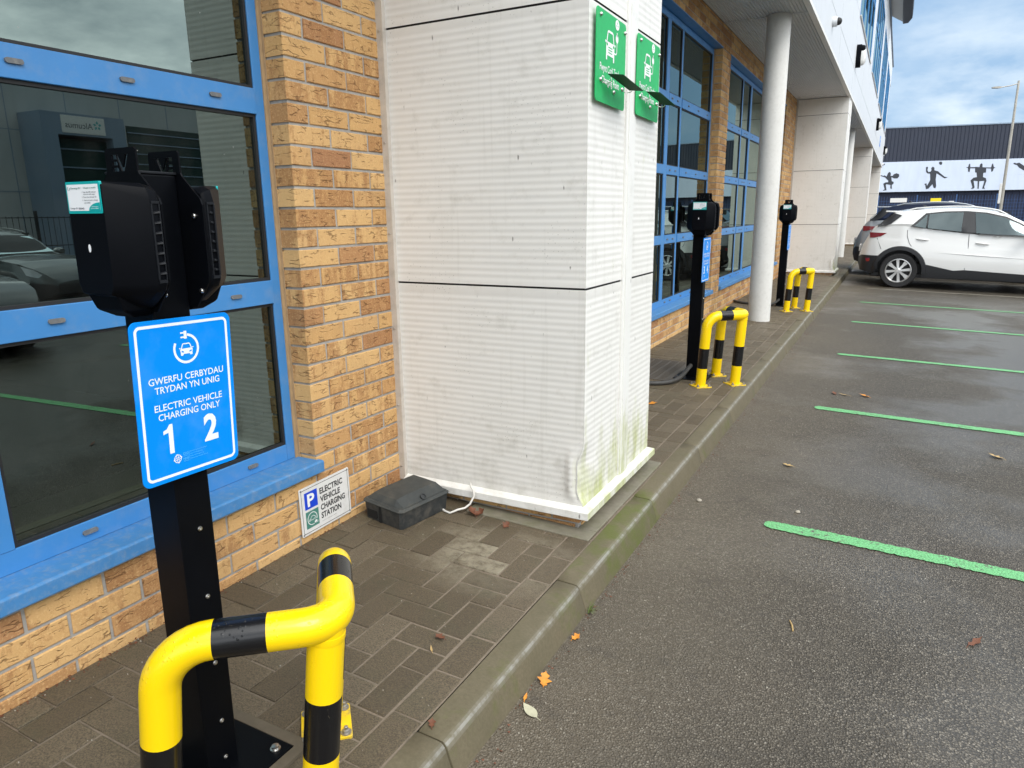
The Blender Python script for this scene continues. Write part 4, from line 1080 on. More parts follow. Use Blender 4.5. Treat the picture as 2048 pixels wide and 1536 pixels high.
def side_y(x, z):
    """half width of the body shell at height z"""
    b = belt(x); w = hw(x)
    if z <= b:
        t = (z - .25)/(b - .25)
        return w*(.955 + .045*math.sin(min(1, max(0, t*1.15+.12))*math.pi)**.7) - .02*max(0, t-.8)/.2
    rz = interp(ROOF, x); t = min(1, (z-b)/max(.02, rz-b))
    return (w - .022)*(1 - t) + (w*.77)*t
def frange2(a, b, n): return [a + (b-a)*k/n for k in range(n+1)]
def car(name, paint, roofm, label, cat='car', group=None, grille=False, sc=(1,1,1)):
    t = thing(name, label, cat, group=group)
    xs = frange2(-.70, 3.42, 84); rows = 14
    mb = MB()
    for sgn in (-1, 1):
        g = []
        for x in xs:
            b0, cz, b1 = interp(BOT, x), interp(CLADZ, x), belt(x); cz = min(cz, b1-.02)
            col = [b0 + (cz-b0)*k/4 for k in range(4)] + [cz + (b1-cz)*k/rows for k in range(rows+1)]
            g.append([(x, sgn*side_y(x, z), z) for z in col])
        for i in range(len(xs)-1):
            for k in range(len(g[0])-1):
                p = [g[i][k], g[i+1][k], g[i+1][k+1], g[i][k+1]]
                mx = sum(q[0] for q in p)/4; mz = sum(q[2] for q in p)/4
                if any(math.hypot(mx-wx, mz-WR) < .385 for wx in (0, WB)): continue
                black = k < 4 or any(math.hypot(mx-wx, mz-WR) < .405 for wx in (0, WB))
                mb.face(p if sgn < 0 else p[::-1], 1 if black else 0)
    # deck over the lower body, nose and tail
    for i in range(len(xs)-1):
        a, b = xs[i], xs[i+1]; n = 8
        for k in range(n):
            u0, u1 = -1+2*k/n, -1+2*(k+1)/n
            f = lambda x, u: (x, side_y(x, belt(x))*u, belt(x) + .035*(1-u*u))
            mb.face([f(a,u0), f(a,u1), f(b,u1), f(b,u0)][::-1], 0)
    for x, fl in ((xs[0],1),(xs[-1],0)):
        b0, cz, b1 = interp(BOT, x), interp(CLADZ, x), belt(x); b1 = max(b1, cz+.02)
        zs = [b0, cz, b1]
        n = 8
        for k in range(2):
            for j in range(n):
                u0, u1 = -1+2*j/n, -1+2*(j+1)/n
                f = lambda z, u: (x + (-.02 if fl else .02)*(1-u*u), side_y(x, z)*u, z + (.035*(1-u*u) if z == b1 else 0))
                p = [f(zs[k],u0), f(zs[k],u1), f(zs[k+1],u1), f(zs[k+1],u0)]
                mb.face(p[::-1] if fl else p, 1 if k == 0 else 0)
    mb.box((-.45,-.7,.20),(3.2,.7,.26), 1)
    mb.build('body', [paint, CARBLK], t, smooth=35)
    # arch linings
    for wx in (0, WB):
        for sgn in (-1, 1):
            al = MB()
            yo, yi = sgn*(hw(wx)+.006), sgn*.55
            P = arc(wx, WR, .392, -8, 188, 24)
            al.rings([[(p[0],yo-sgn*.02,p[1]) for p in P],[(p[0],yi,p[1]) for p in P]], cap=False, closed=False)
            al.face([(p[0],yi,p[1]) for p in P])
            # flared lip
            o_ = arc(wx, WR, .452, -6, 186, 28); i_ = arc(wx, WR, .378, -6, 186, 28)
            sy = lambda p: sgn*(side_y(p[0], max(.25,p[1]))+.010)
            al.rings([[(p[0],sy(p)-sgn*.012,p[1]) for p in o_],[(p[0]*.97+wx*.03,sy(p)+sgn*.008,(p[1]-WR)*.97+WR) for p in o_],[(p[0],sy(p)+sgn*.008,p[1]) for p in i_],[(p[0],sy(p)-sgn*.03,p[1]) for p in i_]], cap=False, closed=False)
            al.build('wheel_arch', CARBLK, t, smooth=40)
    # greenhouse
    gs = frange2(-.44, 2.16, 52); gm = MB(); nr = 6
    for sgn in (-1, 1):
        g = []
        for x in gs:
            b, r = belt(x), interp(ROOF, x)
            col = [(x, sgn*side_y(x, b + (r-b)*k/nr), b + (r-b)*k/nr) for k in range(nr+1)]
            y = abs(col[-1][1]); 
            col += [(x, sgn*y*u, r + .028*(1-u*u)**.8*min(1, (r-b)/.2)) for u in (.93,.8,.6,.4,.2,0)]
            g.append(col)
        for i in range(len(gs)-1):
            for k in range(len(g[0])-1):
                p = [g[i][k], g[i+1][k], g[i+1][k+1], g[i][k+1]]; mx = sum(q[0] for q in p)/4
                m = 0
                if k >= nr: m = 1
                if mx < -.22 and k >= nr+1: m = 2
                if mx > 1.62 and k >= nr+1: m = 2
                if mx > 1.42 and k == nr: m = 0
                gm.face(p if sgn < 0 else p[::-1], m)
    gm.build('cabin', [roofm, roofm, CARBLK], t, smooth=35)
    # side glazing: black surround and panes lie just proud of the shell
    def panel(pts, off, m, nm, par, s):
        bm = bmesh.new(); bm.faces.new([bm.verts.new((p[0],0,p[1])) for p in pts])
        for ax, st in ((0,.06),(2,.05)):
            lo = min(p[0 if ax == 0 else 1] for p in pts); hi = max(p[0 if ax == 0 else 1] for p in pts); v = lo+st
            while v < hi:
                no = (1,0,0) if ax == 0 else (0,0,1)
                bmesh.ops.bisect_plane(bm, geom=bm.verts[:]+bm.edges[:]+bm.faces[:], plane_co=(v if ax == 0 else 0,0,v if ax == 2 else 0), plane_no=no); v += st
        bm.verts.index_update()
        q = MB(); q.mesh([(v.co.x, s*(side_y(v.co.x, v.co.z)+off), v.co.z) for v in bm.verts], [tuple(v.index for v in f.verts) for f in bm.faces]); bm.free()
        return q.build(nm, m, par, smooth=40)
    DLO = [(.10,1.125),(.32,1.362),(.62,1.40),(.95,1.412),(1.25,1.39),(1.55,1.325),(1.80,1.21),(2.0,1.075),(2.06,.99),(1.4,1.0),(.96,1.025),(.5,1.072)]
    W1 = [(.16,1.132),(.345,1.335),(.345,1.10)]
    W2 = [(.375,1.345),(.62,1.378),(.90,1.388),(.90,1.052),(.6,1.078),(.375,1.10)]
    W3 = [(1.08,1.382),(1.25,1.366),(1.53,1.300),(1.76,1.195),(1.93,1.075),(1.96,1.012),(1.5,1.018),(1.13,1.032)]
    for s in (-1, 1):
        d = panel(DLO, .004, CARBLK, 'window_surround', t, s)
        for w in (W1, W2, W3): panel(w, .010, CARGLASS, 'side_window', d, s)
        panel([(-.44,1.115),(-.20,1.362),(-.06,1.315),(-.22,1.165),(-.30,1.125)], .020, CARBLK, 'rear_glass_edge', t, s)
        panel([(-.555,1.0),(-.27,.995),(-.36,.935),(-.47,.905),(-.545,.90)], .010, LAMPR, 'tail_lamp', t, s)
        panel([(-.58,.52),(-.50,.53),(-.50,.47),(-.55,.46)], .010, LAMPR, 'rear_reflector', t, s)
        panel([(2.95,.84),(3.16,.77),(3.27,.68),(3.22,.63),(3.05,.68)], .012, LAMPW, 'headlight', t, s)
        # door gaps
        for pl in ([(.06,1.06),(.07,.95),(.12,.82),(.16,.77)], [(1.03,1.01),(1.045,.8),(1.04,.38)], [(2.05,.95),(2.08,.7),(2.02,.4)], [(-.42,.90),(-.35,.74),(-.33,.70)]):
            q = MB(); P = [Vector((x, s*(side_y(x,z)+.0015), z)) for x, z in pl]; q.tube(P, .004, 6); q.build('door_gap', CARBLK, t)
        q = MB(); q.tube([Vector((x, s*(side_y(x,z)+.0), z)) for x, z in ((.60,.672),(1.2,.648),(1.9,.618))], [.003,.012,.006], 6); q.build('door_crease', paint, t, smooth=50)
        for x0, z0 in ((.22,.905),(1.15,.865)):
            q = MB(); q.tube([Vector((x0+k*.05, s*(side_y(x0,z0)+(.006 if k in (0,4) else .024)), z0-.004*k)) for k in range(5)], [.010,.014,.014,.014,.010], 8); q.build('door_handle', paint, t, smooth=50)
        q = MB(); P = []
        for x in frange2(.05, 1.55, 12): P.append(Vector((x, s*(hw(x)*.76), interp(ROOF, x)+.030 - (.022 if x in (.05,) or x > 1.5 else 0))))
        q.tube(P, .013, 8); q.build('roof_rail', paint, t, smooth=50)
        q = MB(); q.box((.06,s*.655-.012,1.405),(.3,s*.655+.012,1.432)); q.build('rail_foot', CARBLK, t); q = MB(); q.box((1.35,s*.655-.012,1.375),(1.6,s*.655+.012,1.405)); q.build('rail_foot', CARBLK, t)
        q = MB()
        c0 = Vector((1.93, s*.99, 1.03))
        q.rings([[c0 + Vector((dx, s*a*math.cos(R(k*30))*.11, b*math.sin(R(k*30))*.075)) for k in range(12)] for dx, a, b in ((-.05,.9,.85),(-.03,1,1),(.04,.95,.9),(.09,.6,.5))]); q.box((1.9,min(s*.86,s*.95),.985),(1.98,max(s*.86,s*.95),1.01), 1)
        q.build('door_mirror', [paint, CARBLK], t, smooth=40)
        for wx in (0, WB):
            M = Matrix.Translation((wx, s*(hw(wx)-.115), WR)) @ Matrix.Rotation(R(90),4,'X') @ (Matrix.Identity(4) if s < 0 else Matrix.Rotation(R(180),4,'X'))
            q = MB(); q.lathe([(.205,-.10),(.30,-.105),(.314,-.085),(.318,-.06),(.318,.06),(.312,.09),(.295,.105),(.222,.098),(.214,.07),(.205,-.10)], 40, 0, M, False); w = q.build('wheel', TYRE, t, smooth=40)
            rm = MB(); rm.lathe([(.2135,.0),(.2135,.085),(.219,.0985),(.210,.1),(.200,.088),(.199,.0)], 36, 0, M, False); rm.lathe([(.2,.012),(.06,.02),(.002,.02)], 36, 1, M)
            for k in range(8):
                a = R(k*45+8); c_, s_ = math.cos(a), math.sin(a); tw = .30
                pts = []
                for (rr, wd, zz) in ((.035,.018,.082),(.12,.022,.078),(.202,.040 if k % 2 else .026,.080)):
                    aa = a
                    for sg in (-1, 1): pts.append(Vector((rr*math.cos(aa)-sg*wd*math.sin(aa), rr*math.sin(aa)+sg*wd*math.cos(aa), zz)))
                bk = [p - Vector((0,0,.03)) for p in pts]
                rm.mesh([M @ p for p in pts+bk], [(0,2,3,1),(2,4,5,3),(0,6,8,2),(2,8,10,4),(1,3,9,7),(3,5,11,9)], 0)
            rm.lathe([(.045,.06),(.040,.080),(.030,.088),(.002,.088)], 20, 0, M)
            rm.build('alloy_rim', [ALLOY, ALLOYD], w, smooth=30)
    # tail: rear window, plate, bumper insert
    q = MB(); q.mesh([(-.455,-.62,1.135),(-.455,.62,1.135),(-.225,.56,1.365),(-.225,-.56,1.365)], [(0,3,2,1)]); q.build('rear_window', CARGLASS, t)
    q = MB(); q.box((-.34,-.60,1.37),(.02,.60,1.395)); q.build('roof_spoiler', paint, t, bevel=.01)
    q = MB(); q.box((-.725,-.26,.62),(-.70,.26,.74)); q.build('number_plate', PLATEW, t)
    q = MB(); q.mesh([(1.66,-.60,1.335),(1.66,.60,1.335),(2.12,.70,1.035),(2.12,-.70,1.035)], [(0,1,2,3)]); q.build('windscreen', CARGLASS, t)
    q = MB(); q.tube([(.35,0,1.455),(.30,0,1.495),(.26,0,1.515)], [.02,.014,.005], 8); q.build('roof_aerial', CARBLK, t)
    if grille:
        q = MB(); q.mesh([(3.445,-.44,.62),(3.445,.44,.62),(3.448,.40,.34),(3.448,-.40,.34)], [(0,3,2,1)], 0)
        for k in range(6): q.box((3.449,-.42,.37+k*.042),(3.456,.42,.380+k*.042), 1)
        q.build('grille', [CARBLK, CHROME], t)
    # seats seen through the glass
    for x in (1.05, .25):
        for y in (-.38, .38):
            q = MB()
            q.rings([[(x+.1*a+dx,y+b*.22,z) for a, b in ((-1,-1),(1,-1),(1,1),(-1,1))] for dx, z in ((.1,.45),(-.02,1.0),(-.08,1.12))])
            q.box((x-.14,y-.12,1.13),(x-.03,y+.12,1.29))
            q.build('seat', CARBLK, t, bevel=.03)
    t.scale = sc
    return t
def place(t, x, y, yaw, pitch):
    t.location = (x, y, az(x)+.0005); t.rotation_euler = (0, R(pitch), R(yaw)); return t
place(car('white_crossover', PAINTW, PAINTW, 'white crossover parked tail to the kerb, black sills and machined spoke wheels'), 2.06, 15.965, 0, 1.66)
place(car('silver_hatchback', PAINTS, ROOFB, 'silver car with a dark roof parked behind the white crossover, its tail poking past it', sc=(1.0,1.0,1.06)), 1.84, 18.35, 0, 1.66)
place(car('pale_estate', PAINTS, PAINTS, 'pale silver car beyond the white crossover, only its roof and windscreen edge showing'), 3.0, 25.2, 0, 1.66)
place(car('grey_coupe', PAINTG, PAINTG, 'grey car across the car park, seen mirrored in the near window', sc=(1,1,1.0)), 14.6, 7.3, 168, 0)
place(car('dark_saloon', PAINTK, PAINTK, 'dark car with a wide grille, mirrored at the left edge of the near window', grille=True), 10.2, 3.9, 172, 0)

# ------------------------------------------------------------------ leisure building, fence and lamp post beyond
TH = math.atan2(.2143,.9767)
lb = thing('leisure_building', 'dark ribbed shed beyond the car park with a white band of sports silhouettes', 'building', (.44,70.98,az(9)), (0,0,TH))
G0 = -az(9)
mb = MB(); mb.box((-40,.02,2.6+G0),(60,30,7.88+G0))
n = int(100/.29)
for k in range(n): x = -40 + k*.29; mb.prism([(x,.0195),(x+.035,-.035),(x+.085,-.035),(x+.12,.0195)], 5.14+G0, 7.86+G0)
mb.build('upper_cladding', RIBD, lb)
mb = MB(); mb.box((-40,-.06,7.861+G0),(60,30,7.95+G0)); mb.build('roof_edge', PORTAL, lb)
mb = MB(); mb.box((-40,-.12,2.65+G0),(60,.018,5.12+G0))
mb.box((-40,-.125,3.86+G0),(60,-.1202,3.875+G0)); mb.build('white_band', RIBW, lb)
mb = MB(); mb.box((-40,.3,-.3),(60,29,2.648+G0))
for k in range(int(100/.5)): x = -40 + k*.5; mb.box((x,.26,-.2),(x+.06,.2995,2.64+G0))
mb.build('lower_wall', NAVY, lb)
FIG = {
'tennis': [(-.25,4.01),(-.2,4.07),(.05,4.0),(.09,4.06),(.25,3.94),(.34,4.21),(.42,4.32),(.54,4.27),(.57,4.11),(.56,3.99),(.74,3.99),(.79,4.11),(.99,4.2),(1.2,4.12),(1.24,3.94),(1.12,3.77),(.85,3.77),(.71,3.86),(.64,3.86),(.7,3.55),(.85,3.49),(.86,3.33),(.73,3.24),(.77,2.9),(.64,2.96),(.63,3.24),(.29,3.31),(.27,3.22),(.37,2.81),(.11,2.77),(.09,2.82),(.21,2.88),(.06,3.35),(.21,3.46),(.42,3.47),(.43,3.59),(.14,3.88)],
'volleyball': [(3.21,4.62),(3.29,4.67),(3.36,4.61),(3.34,4.38),(3.43,4.22),(3.59,4.26),(3.65,4.37),(3.61,4.55),(3.72,4.66),(3.85,4.57),(3.87,4.36),(4.16,4.26),(4.69,3.82),(4.94,3.75),(4.71,3.68),(4.06,4.11),(4.05,3.62),(4.15,3.07),(4.1,2.89),(3.96,2.95),(3.85,3.23),(3.58,2.87),(3.4,2.83),(3.31,3.18),(3.22,3.25),(3.38,3.32),(3.45,3.1),(3.64,3.57),(3.58,4.09),(3.35,4.13),(3.25,4.26)],
'ball': [(4.14,4.91),(4.17,5.03),(4.3,5.05),(4.4,4.95),(4.38,4.8),(4.26,4.78)],
'weightlifter': [(6.2,4.53),(6.36,4.54),(6.39,4.77),(6.47,4.82),(6.52,4.53),(6.84,4.53),(6.92,4.55),(7.19,4.52),(7.21,4.75),(7.31,4.82),(7.39,4.74),(7.41,4.51),(7.66,4.48),(8.05,4.47),(8.07,4.72),(8.14,4.79),(8.24,4.48),(8.38,4.44),(8.25,4.39),(8.2,4.15),(8.09,4.12),(8.06,4.38),(7.7,4.4),(7.72,4.07),(7.53,4.05),(7.54,3.72),(7.77,3.62),(7.84,3.41),(7.73,2.9),(7.8,2.78),(7.6,2.78),(7.69,3.41),(7.31,3.39),(7.35,2.79),(7.25,2.79),(7.2,3.4),(6.89,3.43),(7.03,2.91),(6.99,2.81),(6.77,2.78),(6.87,2.92),(6.66,3.47),(6.86,3.68),(7.1,3.73),(7.03,4.09),(6.92,4.1),(6.88,4.43),(6.53,4.44),(6.51,4.14),(6.39,4.2),(6.36,4.46)],
'diver': [(9.61,4.76),(9.68,4.79),(9.83,4.73),(10.01,4.79),(10.21,4.66),(10.51,4.44),(10.79,4.29),(11.21,3.98),(11.6,3.9),(12.3,3.55),(12.3,3.45),(11.5,3.66),(11.18,3.8),(10.84,3.93),(10.49,4.12),(10.06,4.4),(9.87,4.61),(9.65,4.67)]}
for nm, pts in FIG.items():
    mb = MB(); mb.prism([(p[0], p[1]+G0) for p in pts], .126, .131, 0, ROTX); mb.build('ball_silhouette' if nm == 'ball' else nm + '_silhouette', SILH, lb)

fo = (2.88, 52.0)
fn = thing('mesh_fence', 'blue welded mesh fence in front of the dark shed', 'fence', (fo[0],fo[1],az(9)), (0,0,TH))
for k in range(-8, 14):
    mb = MB(); x = k*2.17; mb.box((x-.03,-.03,-.1),(x+.03,.03,2.07+G0)); mb.build('fence_post', FENCEB, fn)
mb = MB()
for k in range(-8, 13):
    for j in range(1, 14): x = k*2.17 + j*.155; mb.box((x-.005,-.038,.05),(x+.005,-.032,2.0+G0))
for z in [.08 + .2*j for j in range(11)]: mb.box((-8*2.17,-.046,z),(13*2.17,-.0385,z+.012))
mb.build('mesh_panel', FENCEB, fn)
def fence_sign(x0, x1, z0, z1, m, lab, bar=None):
    t = thing('notice_board', lab, 'sign', Matrix.Rotation(TH,4,'Z') @ Vector(((x0+x1)/2,-.06,0)) + Vector((fo[0],fo[1],(z0+z1)/2)), (R(90),0,TH))
    w, h = x1-x0, z1-z0; mb = MB(); mb.prism(rrect(w,h,.02,3), -.006, .006); mb.build('plate', m, t)
    mb = MB()
    for x in (-w*.35, w*.35): mb.box((x-.02,-h*.4,-.03),(x+.02,h*.4,-.0065))
    mb.build('clip', FENCEB, t)
fence_sign(-1.52, -.58, 1.64, 1.90, PLATEW, 'white notice board on the blue fence above the silver car')
fence_sign(.74, 1.32, 1.62, 1.86, simple('yellow plate', (.80,.62,.01), .4), 'yellow notice board on the blue fence')
fence_sign(1.75, 2.04, 1.50, 1.68, PLATEW, 'smallest white notice on the blue fence, right of the yellow one')
lp = thing('lamp_post', 'tall slim galvanised lamp post with one short arm beyond the white car', 'street lamp', (6.60,45.3,az(6.6)))
mb = MB(); mb.tube([(0,0,-.1),(0,0,1.2),(0,0,1.21),(0,0,7.68)], [.105,.105,.078,.05], 14); mb.build('pole', GALV, lp, smooth=40)
mb = MB(); mb.tube([(0,0,7.55),(-.35,-.12,7.46),(-.75,-.25,7.40)], .024, 8); mb.build('arm', GALV, lp, smooth=40)
mb = MB(); mb.rings([[Vector((-.72,-.24,7.40)) + Vector((-x,-x*.33,0)) + Vector((.33*w*a,-w*a,h*b)) for a, b in ((-1,-1),(1,-1),(1,1),(-1,1))] for x, w, h in ((0,.05,.03),(.12,.09,.045),(.35,.08,.035),(.42,.04,.015))]); mb.build('lantern', GALV, lp, smooth=40)
mb = MB(); mb.box((-.18,-.11,1.75),(-.07,-.03,2.75)); mb.build('equipment_box', PLATEW, lp, bevel=.01); mb = MB(); mb.box((-.28,-.12,.3),(-.10,.05,1.2)); mb.build('equipment_box', PLATEW, lp, bevel=.01)

# ------------------------------------------------------------------ fittings on the fascia
def bulkhead(y, z, lab):
    t = thing('bulkhead_light', lab, 'wall light', (FX+.0012,y,z), group='bulkhead lights on the white fascia')
    pts = [(p[0]*.10, p[1]*.21) for p in ([(1,-.45)] + arc(0,.42,1,0,180,10,.58) + arc(0,-.42,1,180,360,10,.58))]
    mb = MB(); mb.prism(pts, 0, .085, 0, FACEX); mb.build('housing', BLACKP, t, bevel=.012)
    mb = MB(); mb.rings([[FACEX @ Vector((p[0]*k, p[1]*k*.9-.012, h)) for p in pts] for k, h in ((.88,.0855),(.84,.13),(.60,.165),(.1,.175))]); mb.build('diffuser', LAMPG, t, smooth=50)
    mb = MB(); mb.rings([[FACEX @ Vector((p[0]*k, p[1]*.36*k + .122, h)) for p in pts] for k, h in ((.93,.0853),(.9,.125),(.62,.150))]); mb.build('eyelid_hood', BLACKP, t, smooth=50)
bulkhead(16.17, 4.14, 'nearest bulkhead light with black eyelid hood on the white fascia')
bulkhead(29.75, 4.20, 'second bulkhead light along the white fascia')
bulkhead(42.6, 4.17, 'farthest bulkhead light near the end of the white fascia')
def dome(y, z, lab, x=FX+.0012):
    t = thing('security_camera', lab, 'camera', (x,y,z), group='cameras on the fascia')
    M = Matrix.Rotation(R(90),4,'Y')
    mb = MB(); mb.lathe([(.062,0),(.062,.045),(.058,.058),(.050,.06)], 24, 0, M); mb.build('housing', FASC, t, smooth=40)
    mb = MB(); mb.lathe([(.048,.0602),(.046,.082),(.034,.104),(.014,.114),(.002,.116)], 24, 0, M); mb.build('dome', GASKET, t, smooth=60)
dome(11.05, 3.69, 'white dome camera with a black lens on the fascia above the round column')
dome(43.2, 4.0, 'white camera at the far corner of the fascia, the upper one')
dome(43.3, 3.32+.2, 'white camera at the far corner of the fascia, the lower one')
t = thing('fascia_sign', 'small blue sign on the white fascia beyond the second bulkhead light', 'sign', (FX+.006,35.7,4.08), (R(90),0,R(90)))
mb = MB(); mb.prism(rrect(.62,.42,.02,3), -.004, .004); mb.build('plate', SIGNB, t)
mb = MB(); poly(mb, [(-.2,.05),(.2,.05),(.2,.12),(-.2,.12)], .005); poly(mb, [(-.2,-.1),(.1,-.1),(.1,-.04),(-.2,-.04)], .005); mb.build('panel', SIGNW, t)

# ------------------------------------------------------------------ office chair behind the near window
t = thing('office_chair', 'black office chair with a pale star base behind the near window glass', 'chair', (-.95,.75,.03), (0,0,.5))
mb = MB()
for k in range(5):
    a = R(72*k+20); mb.tube([(0,0,.10),(.16*math.cos(a),.16*math.sin(a),.085),(.31*math.cos(a),.31*math.sin(a),.06)], [.022,.018,.012], 8)
mb.build('star_base', PLATEW, t, smooth=50)
for k in range(5):
    a = R(72*k+20); mb = MB(); mb.lathe([(.026,-.02),(.026,.02)], 14, 0, Matrix.Translation((.31*math.cos(a),.31*math.sin(a),.027)) @ Matrix.Rotation(R(90),4,'X')); mb.build('castor', GASKET, t)
mb = MB(); mb.tube([(0,0,.10),(0,0,.44)], .025, 12); mb.build('gas_lift', GASKET, t)
mb = MB(); mb.prism(rrect(.48,.46,.10,6), .44, .52); mb.build('seat', CHAIRM, t, bevel=.03)
mb = MB(); mb.prism(rrect(.44,.5,.1,6), -.03, .03, 0, Matrix.Translation((0,.25,.85)) @ ROTX); mb.build('backrest', CHAIRM, t, bevel=.02)
for s in (-1,1):
    mb = MB(); mb.tube([(s*.22,-.0,.47),(s*.28,0,.5),(s*.28,0,.68),(s*.28,-.18,.70)], .018, 8); mb.tube([(s*.28,-.2,.70),(s*.28,.08,.70)], .028, 8); mb.build('armrest', GASKET, t, smooth=50)

# ------------------------------------------------------------------ building across the car park, mirrored in the window
ob = thing('facing_building', 'grey clad unit with a blue grey porch across the car park, mirrored in the window', 'building', (24,0,az(24)))
g = -az(24)
mb = MB(); mb.box((0,-40,0),(14,45,6.3+g))
mb.build('cladding', CLADG, ob)
mb = MB()
for y in [-38+2.0*k for k in range(42)]: mb.box((-.004,y,0),(-.0005,y+.03,6.3+g))
for z in (2.2,4.2): mb.box((-.0045,-40,z+g),(-.0042,45,z+.03+g))
mb.build('panel_joint', PORTAL, ob)
mb = MB(); mb.box((-1.3,14.35,0),(-.005,14.85,4.75+g)); mb.box((-1.3,16.75,0),(-.005,17.25,4.75+g)); mb.box((-1.3,14.8505,4.05+g),(-.005,16.7495,4.75+g)); mb.build('porch', PORTAL, ob)
mb = MB(); mb.box((-.9,14.8505,0),(-.86,16.7495,3.95+g)); mb.build('porch_glazing', SHUT, ob)
mb = MB()
for k in range(6): mb.box((-.93,14.8505,.6+.6*k+g),(-.9005,16.7495,.65+.6*k+g))
mb.build('glazing_bar', PORTAL, ob)
mb = MB(); mb.box((-.05,18.2,1.2+g),(-.0005,22.2,4.7+g)); mb.build('dark_window', SHUT, ob)
mb = MB()
for k in range(9): mb.box((-.08,18.2,1.4+.38*k+g),(-.0505,22.2,1.44+.38*k+g))
mb.build('louvre', PORTAL, ob)
t = thing('shop_sign', 'white sign lettered Alcumus over the porch across the car park', 'sign', (22.69,15.75,4.40), (R(90),0,R(-90)))
mb = MB(); mb.prism(rrect(1.5,.56,.01,2), -.01, .01); mb.build('plate', PLATEW, t)
mb = MB(); text(mb, 'Alcumus', .16, -.02, .95, None, .01, .003, 0, .01); mb.build('lettering', PRGREY, t)
mb = MB()
for k in range(5):
    a = R(72*k+18); poly(mb, [(-.48+.04*math.cos(a),.02+.04*math.sin(a)),(-.48+.10*math.cos(a-.45),.02+.10*math.sin(a-.45)),(-.48+.16*math.cos(a),.02+.16*math.sin(a)),(-.48+.10*math.cos(a+.45),.02+.10*math.sin(a+.45))], .013)
mb.build('flower_emblem', TEAL, t)
ff = thing('boundary_fence', 'dark thin mesh fence across the car park, mirrored behind the grey car', 'fence', (19.6,0,az(19)))
mb = MB()
for k in range(-60, 140): mb.box((-.006,k*.16-.006,0),(.006,k*.16+.006,1.75))
for z in (.2,.9,1.7): mb.box((-.014,-10,z),(-.0065,22.4,z+.025))
mb.build('mesh_panel', CARBLK, ff)
for k in range(-4, 10):
    mb = MB(); mb.box((-.04,k*2.4-.03,0),(.04,k*2.4+.03,1.9)); mb.build('fence_post', CARBLK, ff)

# ------------------------------------------------------------------ leaves, twigs, stones
def leaf(mat_, x, y, z, L, W, rot, tilt, lab, lobes=0, curl=.3, nm='fallen_leaf'):
    n = 12; mb = MB(); mid, lf, rt = [], [], []
    for k in range(n+1):
        u = k/n; w = W/2*math.sin(math.pi*min(1,u**.8))*(1 + (.45*math.sin(u*math.pi*lobes*2) if lobes else 0)); h = curl*L*(u-.5)**2
        mid.append((0, (u-.5)*L, h)); lf.append((-max(w,.0004), (u-.5)*L, h+curl*w*.8)); rt.append((max(w,.0004), (u-.5)*L, h+curl*w*.5))
    th = .0006; vs = lf + mid + rt + [(p[0],p[1],p[2]-th) for p in lf+mid+rt]; fs = []; m = n+1
    for k in range(n):
        for c in (0, 1):
            a = c*m+k; fs.append((a, a+m, a+m+1, a+1)); b = a+3*m; fs.append((b, b+1, b+m+1, b+m))
    mb.mesh(vs, fs)
    mb.tube([(0,-.5*L,curl*L*.25),(.003,-.5*L-.25*L,.002)], [.0012,.0008], 5)
    o = mb.build(nm, mat_, smooth=60); o.location = (x,y,z+.003); o.rotation_euler = (R(tilt),R(tilt*.6),R(rot)); tag(o, lab, 'leaf', 'fallen leaves and twigs'); return o
leaf(LEAFO, 1.150, 1.745, az(1.15)+.003, .052, .034, 20, 22, 'bright orange leaf leaning against the kerb foot nearest the camera', 3, .5)
leaf(LEAFO, 1.150, 2.0, az(1.15)+.002, .034, .022, -30, 15, 'small orange brown leaf at the kerb foot, just past the kerb joint', 2, .6)
leaf(LEAFP, 1.172, 1.60, az(1.17)+.001, .068, .034, 62, 6, 'pale grey green oval leaf lying on the asphalt by the kerb', 0, .12)
leaf(LEAFO, 1.135, 1.645, az(1.13)+.002, .030, .010, 10, 10, 'thin pinkish leaf scrap beside the pale oval leaf', 0, .4)
leaf(LEAFB, .827, 1.65, pz(.827)+.001, .036, .026, 80, 8, 'dark brown crumpled leaf on the paving blocks', 2, .5)
leaf(LEAFY, .840, 1.585, pz(.84)+.001, .030, .007, 40, 6, 'tiny straw coloured leaf scrap beside the brown leaf', 0, .5)
leaf(LEAFB, 1.022, 1.32, pz(1.02)+.001, .030, .018, 30, 10, 'brown leaf scrap on top of the kerb', 2, .5)
leaf(LEAFB, .634, 2.455, pz(.634)+.006, .036, .028, -10, 30, 'dark red brown leaf in front of the pillar plinth', 3, .7)
leaf(LEAFB, .445, 2.485, pz(.44)+.008, .060, .050, 60, 24, 'clump of dark brown leaf under the white cable', 3, .8)
leaf(LEAFB, .480, 2.50, pz(.48)+.010, .050, .030, -40, 35, 'curled brown leaf at the plinth edge beside the white cable', 2, .9)
leaf(LEAFO, .594, 4.648, pz(.594)+.001, .085, .04, -60, 6, 'orange brown leaf on the paving just beyond the boxed pillar', 2, .3)
leaf(LEAFB, 2.359, 2.638, az(2.36)+.002, .075, .020, -35, 8, 'thin brown leaf on the asphalt past the first green line', 2, .4)
leaf(LEAFY, 2.637, 4.914, az(2.64)+.002, .085, .045, 65, 10, 'pale tan leaf on the asphalt between two green lines', 3, .4)
leaf(LEAFO, 1.881, 6.075, az(1.88)+.002, .080, .045, 60, 8, 'yellow orange leaf on the asphalt beyond the second green line', 2, .4)
leaf(LEAFB, 1.667, 6.036, az(1.67)+.002, .060, .035, 20, 12, 'dark brown leaf on the asphalt near the orange one', 2, .5)
leaf(LEAFY, 1.735, 6.033, az(1.73)+.002, .080, .022, 75, 5, 'pale tan leaf scrap beside the dark brown leaf on the asphalt', 0, .3)
